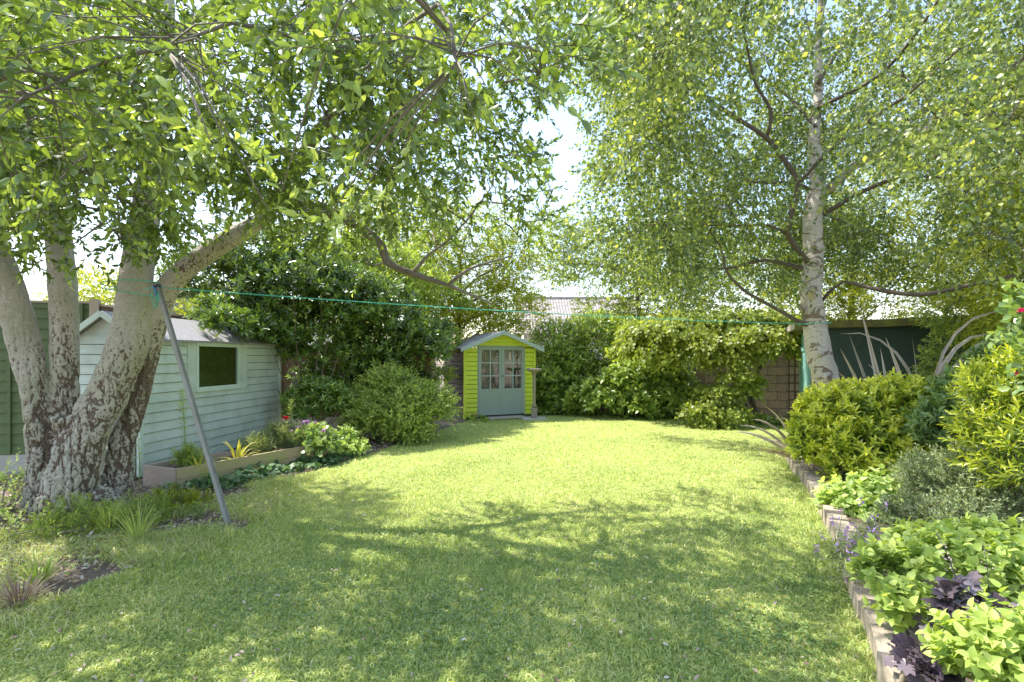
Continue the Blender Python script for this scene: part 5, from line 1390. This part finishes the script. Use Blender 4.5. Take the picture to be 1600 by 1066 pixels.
shrub('feather_bush', 'pale yellow green feathery bush between the tree and the planter', 'plant', [(tuple(P(285, 790, 5.3)), (.2, .16, .13)), (tuple(P(265, 775, 5.4)), (.14, .14, .12)), (tuple(P(310, 785, 5.4)), (.14, .14, .08))],
      130, .055, .012, 'gold_leaf', T_DIA, 16, .2, upward=1.0, gap=-.9, stems=6, vb=-.1, ground=0)
shrub('feather_bush', 'round dark green feathery tuft left of the prop foot', 'plant', [(tuple(P(300, 820, 4.95)), (.18, .18, .16))], 120, .05, .006, 'mid_leaf', T_DIA, 18, .18, upward=1.1, gap=-1, stems=4, vb=.2, ground=0)
shrub('spindle_bush', 'thin sapling with bright variegated leaves left of the big trunk', 'plant', [(tuple(P(20, 760, 5.2)), (.4, .3, .3)), (tuple(P(-20, 800, 4.8)), (.4, .3, .3)), (tuple(P(40, 830, 4.6)), (.25, .25, .22))],
      150, .04, .022, 'pale_leaf', T_OVAL, 9, .24, upward=.6, gap=-1, stems=10, vb=.2, ground=0)
tall_stem('tree_sapling', 'slender yellow green sapling beside the shed corner board', *tuple(P(217, 745, 6.0).xy), .0, .62, 12, .08, .035, 'lime_leaf', cat='plant')
# dry twigs lying below the tree
for i, (lab, px, py, Y) in enumerate((('bare pinkish bush twigs standing in the bark near the tree', 235, 790, 5.3),)):
    p = P(px, py, Y); r = empty('dead_shrub', (p.x, p.y, 0), lab, 'dead shrub'); tb = Tubes()
    for k in range(38):
        a = random.uniform(0, 6.28); h = random.uniform(.08, .34); rr = random.uniform(.05, .4); s = Vector((random.uniform(-.3, .3), random.uniform(-.3, .3), 0))
        tb.add([s, s+Vector((math.cos(a)*rr*.5, math.sin(a)*rr*.5, h*.7)), s+Vector((math.cos(a)*rr, math.sin(a)*rr, h))], [.004, .003, .0015], 4, .1)
    tb.build('stem', 'stem_pale', r)

# ------------------------------------------------------------------ right border
def edging():
    # walk the edge line and set one sawn block after another
    pts = []
    for (x0, y0), (x1, y1) in zip(edge_line, edge_line[1:]):
        n = 40
        for k in range(n): pts.append(Vector((x0+(x1-x0)*k/n, y0+(y1-y0)*k/n, 0)))
    first = None; i = 0; idx = 0
    labs = {}
    total = []
    s = 0
    while i < len(pts)-2:
        ln = (.15+.05*((idx*37) % 5)/5) if pts[i].y > 3.3 else .62
        j = i
        while j < len(pts)-1 and (pts[j]-pts[i]).length < ln: j += 1
        if pts[i].y > 1.4 and pts[j].y < 8.7: total.append((pts[i].copy(), pts[j].copy()))
        i = j; idx += 1
    n = len(total)
    where = ['at the near corner of the picture', 'beside the dark purple leaves', 'below the lower lime herb', 'under the hanging lime leaves', 'just in front of the violet flowers', 'under the violet flowers', 'just beyond the violet flowers', 'below the pale edged plant', 'beside the pale edged plant', 'between pale plant and golden shrub', 'under the golden shrub', 'at the golden shrub left foot']
    for k, (a, b) in enumerate(total):
        m = MB(); d = b-a; L_ = d.length-.006; h = .145+.012*math.sin(k*2.1)+(.022 if k % 5 == 0 else 0)
        m.box((0, 0, h/2-.01), (L_, .15, h+.02), bev=.008)
        o = m.build('edging_timber', 'sleeper'); o.location = (a+b)/2+Vector((random.uniform(-.015, .015), 0, 0)); o.rotation_euler = (random.uniform(-.03, .03), 0, math.atan2(d.y, d.x)+random.uniform(-.05, .05))
        tag(o, f'silvered sawn timber block edging the right border', 'edging timber', 'timber blocks edging the right border')
edging()

def blob(px, py, Y, rx, rz, ry=None): return (tuple(P(px, py, Y)), (rx, ry or rx*.85, rz))
shrub('golden_shrub', 'large bright yellow green shrub overhanging the timber edging', 'shrub',
      [blob(1330, 650, 6.4, .62, .42), blob(1400, 645, 6.3, .6, .46), blob(1290, 670, 6.5, .42, .36), blob(1350, 700, 6.0, .55, .35), blob(1440, 690, 6.2, .4, .4), blob(1270, 690, 6.3, .30, .34), blob(1300, 640, 6.5, .35, .3), blob(1450, 655, 6.1, .32, .30), blob(1330, 730, 5.9, .32, .2), blob(1400, 620, 6.5, .4, .25)],
      1900, .095, .036, 'golden_shrub', T_OVAL, 11, .19, th=(.8, 1.3), upward=.7, gap=-.85, vb=.12, tipv=.75, ground=.12, stems=14, shell=.5, wild=.35, flat=.1)
shrub('choisya', 'lime yellow long leaved shrub at the right picture edge', 'shrub',
      [blob(1580, 640, 4.0, .40, .42), blob(1560, 600, 4.2, .25, .2), blob(1630, 620, 3.9, .4, .5), blob(1570, 700, 3.8, .30, .28), blob(1640, 720, 3.6, .4, .4)],
      640, .075, .020, 'golden_shrub', T_OVAL, 12, .22, th=(.7, 1.2), upward=.7, gap=-.9, vb=.05, tipv=.4, ground=.12, stems=12, flat=.1)
shrub('dark_green_shrub', 'mid green broad leaved shrub between golden shrub and flax', 'shrub',
      [blob(1510, 620, 5.8, .38, .3), blob(1480, 670, 5.5, .36, .34), blob(1560, 580, 6.0, .38, .32), blob(1530, 650, 5.6, .4, .38), blob(1600, 560, 6.0, .4, .4)],
      1150, .095, .038, 'mid_leaf', T_OVAL, 9, .18, upward=.6, gap=-.9, vb=.05, ground=.12, stems=10)
shrub('hebe', 'loose grey green small leaved shrub above the lime herb', 'shrub',
      [blob(1480, 760, 4.3, .36, .30), blob(1540, 750, 4.1, .36, .34), blob(1450, 740, 4.6, .26, .2), blob(1590, 790, 3.8, .35, .32), blob(1520, 810, 3.8, .34, .18), blob(1420, 800, 4.1, .22, .14)],
      1500, .038, .015, 'grey_leaf', T_DIA, 16, .2, upward=.8, gap=-.8, vb=.05, ground=.12, stems=14, wild=.45, opposite=True)
shrub('hosta', 'pale cream edged leafy plant just behind the timber edging', 'plant',
      [blob(1340, 778, 4.9, .34, .17), blob(1380, 765, 4.9, .28, .18), blob(1310, 790, 4.8, .2, .12), blob(1370, 800, 4.6, .22, .12)],
      300, .075, .058, 'pale_leaf', T_HEART, 6, .14, opposite=True, upward=.8, flat=.9, gap=-1, ground=.12, vb=.02, stems=6, stem='stem_green', th=(1, 1.4))
shrub('catmint', 'soft grey stems of violet catmint leaning over the timber edging', 'plant',
      [blob(1335, 862, 3.6, .18, .13), blob(1375, 850, 3.6, .16, .14), blob(1340, 900, 3.3, .13, .1)],
      150, .045, .008, 'grey_leaf', T_DIA, 14, .2, upward=.6, gap=-1, ground=.04, vb=.2, stems=5, stem='stem_green')
def spikes():
    o0 = P(1345, 860, 3.6); root = empty('catmint_flower', o0, 'small violet flower spikes over the timber edging', 'flowers')
    pos = []; tb = Tubes()
    for k in range(80):
        px = random.gauss(1348, 27); py = random.gauss(862, 28); s = P(px, py, random.uniform(3.3, 3.75))
        ax = Vector((random.uniform(-.6, .3), random.uniform(-.3, .3), .8)).normalized(); 
        tb.add([s-ax*.14-o0, s-ax*.05-o0, s+ax*.05-o0], [.0022, .002, .001], 4, .1)
        for j in range(7): pos.append(s+ax*random.uniform(-.03, .05)+Vector((random.gauss(0, .008), random.gauss(0, .008), 0))-o0)
    tb.build('flower_stem', 'stem_green', root)
    m = len(pos); d = rvec(m)
    leafmesh('petals', T_HEART, np.array(pos), d, rvec(m), .020*rng.uniform(.7, 1.3, m), .012, np.clip(rng.normal(.5, .25, m), 0, 1), 'violet_petal', root)
spikes()
shrub('lime_herb', 'wide mound of lime green heart shaped leaves over the timber edging', 'plant',
      [blob(1410, 900, 2.85, .23, .14), blob(1470, 880, 2.85, .26, .16), blob(1530, 880, 2.8, .26, .15), blob(1390, 880, 3.0, .16, .1), blob(1590, 900, 2.7, .24, .16), blob(1420, 945, 2.6, .16, .12), blob(1460, 850, 3.2, .24, .12), blob(1560, 850, 3.1, .3, .12)],
      620, .060, .046, 'lime_leaf', T_HEART, 6, .12, opposite=True, upward=.9, flat=.7, gap=-1, ground=.08, vb=.14, stems=8, stem='stem_green', th=(.9, 1.3), droop=.1, tipv=.4, shell=.55)
shrub('lime_herb', 'nearer clump of lime green herb in the bottom right corner', 'plant',
      [blob(1530, 1015, 2.05, .16, .12), blob(1590, 990, 2.0, .18, .14), blob(1560, 1050, 1.95, .18, .12), blob(1620, 1040, 1.9, .15, .15)],
      230, .052, .040, 'lime_leaf', T_HEART, 6, .12, opposite=True, upward=.9, flat=.7, gap=-1, ground=.08, vb=.18, stems=5, stem='stem_green', th=(.9, 1.3), tipv=.4, shell=.55)
shrub('heuchera', 'dark purple ruffled leaf plant between the two lime herb mounds', 'plant', [blob(1515, 950, 2.35, .13, .09), blob(1530, 985, 2.25, .10, .07)],
      42, .085, .09, 'purple_leaf', T_LOBE, 3, .06, upward=.9, flat=1.1, gap=-1, ground=.1, vb=.1, stems=3, th=(1, 1.4))
shrub('heuchera', 'smaller dark purple leaf plant spilling over the nearest timber block', 'plant', [blob(1435, 1025, 2.2, .10, .08), blob(1445, 1055, 2.1, .10, .06)],
      30, .08, .085, 'purple_leaf', T_LOBE, 3, .06, upward=.7, flat=1.1, gap=-1, ground=.1, vb=.05, stems=3, th=(1, 1.4))
def wands(name, label, spots, o):
    o0 = P(*o); root = empty(name, o0, label, 'flowers'); tb = Tubes(); pos = []
    for (a, b, c, d_, Y) in spots:
        s = P(a, b, Y); e = P(c, d_, Y+.05); tb.add([s-o0, s.lerp(e, .5)-o0+Vector((.008, 0, 0)), e-o0], [.0022, .0018, .001], 4, .05)
        for j in range(26): pos.append(s.lerp(e, random.uniform(.5, 1))+Vector((random.gauss(0, .012), random.gauss(0, .012), random.gauss(0, .006)))-o0)
    tb.build('flower_stem', 'purple_leaf', root); m = len(pos)
    leafmesh('petals', T_HEART, np.array(pos), rvec(m), rvec(m), .007*rng.uniform(.7, 1.3, m), .006, np.clip(rng.normal(.5, .25, m), 0, 1), 'white_petal', root)
wands('heuchera_flower', 'thin dark wands of tiny blush flowers above the purple leaves', [(1502, 925, 1462, 830, 2.4), (1545, 930, 1536, 850, 2.45), (1500, 940, 1475, 850, 2.35), (1600, 1000, 1585, 940, 2.1)], (1502, 925, 2.4))

# flax plants
strap_clump('flax', 'bronze flax with tall upright sword leaves before the deep green shed', 'plant', tuple(P(1405, 650, 6.95).xy)+(.12,), 17, 1.1, .036, 'flax_leaf', .8, .35, .55,
            heading=[(math.pi, .22, 1.55, .03), (math.pi*.95, .32, 1.35, .02), (math.pi*.97, .42, 1.25, .05), (math.pi*.9, .5, 1.0, .3), (-.2, .25, .9, .2), (0, .55, .95, .5), (1.2, .4, 1.0, .3), (-1.4, .6, .9, .7), (-2.4, .5, 1.0, .7), (3.0, .8, .9, .8), (2.4, .4, 1.1, .4), (-2.8, .7, .7, .8), (.6, .6, .9, .4), (-1.0, .8, .8, .9), (3.3, .15, 1.15, .05), (2.8, .6, .9, .5), (-.6, .35, 1.0, .3)])
strap_clump('flax', 'arching striped flax with folded over leaves at the shed right end', 'plant', tuple(P(1448, 650, 6.9).xy)+(.12,), 12, 1.2, .036, 'flax_leaf', .8, .9, .6,
            heading=[(math.pi, .25, 1.3, .15), (.0, .02, 2.0, 1.75), (.1, .06, 1.8, 1.9), (-.3, .12, 1.75, 1.6), (2.9, .05, 1.7, 1.6), (3.0, .5, .9, .8), (-1.2, .5, .9, .8), (-2.2, .4, 1.0, .8), (2.2, .3, 1.1, .5), (3.4, .1, 1.25, .1), (.4, .5, .8, .8), (-.8, .6, .9, .9), (1.5, .4, .9, .6)])
strap_clump('flax', 'drooping pinkish flax leaves reaching over the lawn beside the birch', 'plant', tuple(P(1258, 690, 7.3).xy)+(.1,), 13, .9, .034, 'flax_leaf', 1.1, .8, .7,
            heading=[(math.pi, .85, 1.05, .75), (math.pi*.95, 1.0, 1.0, .6), (-2.9, .9, .8, 1.0), (-2.6, 1.1, .7, .9), (-2.3, 1.0, .8, .9), (2.9, .6, .9, .9), (-1.9, .9, .6, .9), (-2.5, .5, .6, 1.2), (3.3, 1.2, .6, .6), (.2, .5, .8, .5), (-1.4, .6, .7, .8), (-3.0, 1.25, .75, .3), (2.6, .4, .9, .6)], hs=1.02)
strap_clump('flax', 'small dry grass like tuft overhanging the first timber blocks', 'plant', tuple(P(1268, 745, 6.4).xy)+(.12,), 14, .38, .007, 'flax_leaf', 1.2, .9, .5)

# pink rose at the right edge
rr = shrub('rose_bush', 'tall leafy rose with deep pink blooms at the far right edge', 'shrub', [blob(1590, 480, 3.6, .18, .16), blob(1630, 500, 3.5, .25, .3), blob(1640, 580, 3.4, .25, .3)],
           70, .075, .05, 'mid_leaf', T_OVAL, 6, .16, upward=.4, gap=-1, ground=.12, vb=.15, stems=0, stem='stem_green')
petals('rose_bloom', 'upper deep pink rose bloom at the right picture edge', 'flower', [tuple(P(1596, 488, 3.4))], .035, 8, 'pink_petal', .1)
petals('rose_bloom', 'lower crimson pink rose bloom above the lime yellow shrub', 'flower', [tuple(P(1587, 586, 3.6))], .028, 8, 'pink_petal', .1)
# bamboo-like golden foliage at the right top
tree('bamboo_tree', 'tall golden green willow leaved tree at the top right', (7.8, 7.2, .1), 6.2, .06,
     [((7.3, 7.0, 2.5), (.8, .8, .7)), ((7.6, 7.2, 3.5), (.9, .8, .8)), ((7.2, 7.4, 4.6), (.9, .8, .9)), ((8.3, 7.2, 3.0), (.8, .8, .9)), ((6.7, 7.2, 3.0), (.6, .6, .6)), ((7.0, 6.6, 2.2), (.6, .6, .5)), ((8.0, 7.4, 5.4), (.9, .8, .8)), ((6.9, 7.0, 2.0), (.6, .5, .4))],
     3300, .12, .018, 'bamboo_leaf', nl=9, gap=-.5, droop=.5, slen=.34)
shrub('laurel_bush', 'yellow green bush filling the gap between shed roof and right edge', 'shrub', [blob(1520, 490, 8.6, .8, .6), blob(1590, 520, 8.2, .8, .6), blob(1500, 560, 8.4, .6, .5), blob(1640, 470, 8, .8, .7)],
      1500, .09, .03, 'hedge_leaf', T_DIA, 9, .24, gap=-.7, vb=.1, upward=.3, ground=.1)
m = MB(); m.span((0, 0, 0), (1.8, .08, 1.7)); o = m.build('fence_panel', 'fence_brown'); o.location = (8.3, 9.0, 0); o.rotation_euler = (0, 0, R(-20))
tag(o, 'dark boarded fence glimpsed right of the deep green shed', 'fence')

# ------------------------------------------------------------------ light, sky, camera
EL, AZ = R(57), R(-66)       # azimuth measured from +Y towards +X (the sun stands left, a little beyond)
sd = Vector((math.sin(AZ)*math.cos(EL), math.cos(AZ)*math.cos(EL), math.sin(EL)))
sun = bpy.data.lights.new('sun', 'SUN'); sun.energy = 4.2; sun.angle = R(.53); sun.color = (1, .955, .86)
so = bpy.data.objects.new('sun', sun); C.objects.link(so); so.rotation_euler = sd.to_track_quat('Z', 'Y').to_euler(); so.location = sd*20
wd = bpy.data.worlds.new('World'); bpy.context.scene.world = wd; wd.use_nodes = True
nt = wd.node_tree; nt.nodes.clear()
sk = nt.nodes.new('ShaderNodeTexSky'); sk.sky_type = 'NISHITA'; sk.sun_disc = False
sk.sun_elevation = EL; sk.sun_rotation = AZ; sk.altitude = 0; sk.air_density = 1.3; sk.dust_density = 1.3; sk.ozone_density = 1.0
bg = nt.nodes.new('ShaderNodeBackground'); bg.inputs['Strength'].default_value = .15
wo = nt.nodes.new('ShaderNodeOutputWorld'); nt.links.new(sk.outputs[0], bg.inputs[0]); nt.links.new(bg.outputs[0], wo.inputs[0])

cd = bpy.data.cameras.new('camera'); cd.lens = 18; cd.sensor_width = 36; cd.shift_y = 27/1600; cd.clip_start = .05; cd.clip_end = 500
co = bpy.data.objects.new('camera', cd); C.objects.link(co); co.location = CAM; co.rotation_euler = (R(90), 0, 0)
sc = bpy.context.scene; sc.camera = co
sc.view_settings.view_transform = 'Standard'; sc.view_settings.look = 'None'; sc.view_settings.exposure = 0; sc.view_settings.gamma = 1.16
sc.cycles.film_exposure = 2.85
sc.render.engine = 'CYCLES'
sc.cycles.max_bounces = 8; sc.cycles.diffuse_bounces = 5; sc.cycles.transmission_bounces = 5; sc.cycles.transparent_max_bounces = 8; sc.cycles.glossy_bounces = 3
sc.cycles.use_denoising = True
sc.cycles.sample_clamp_indirect = 6
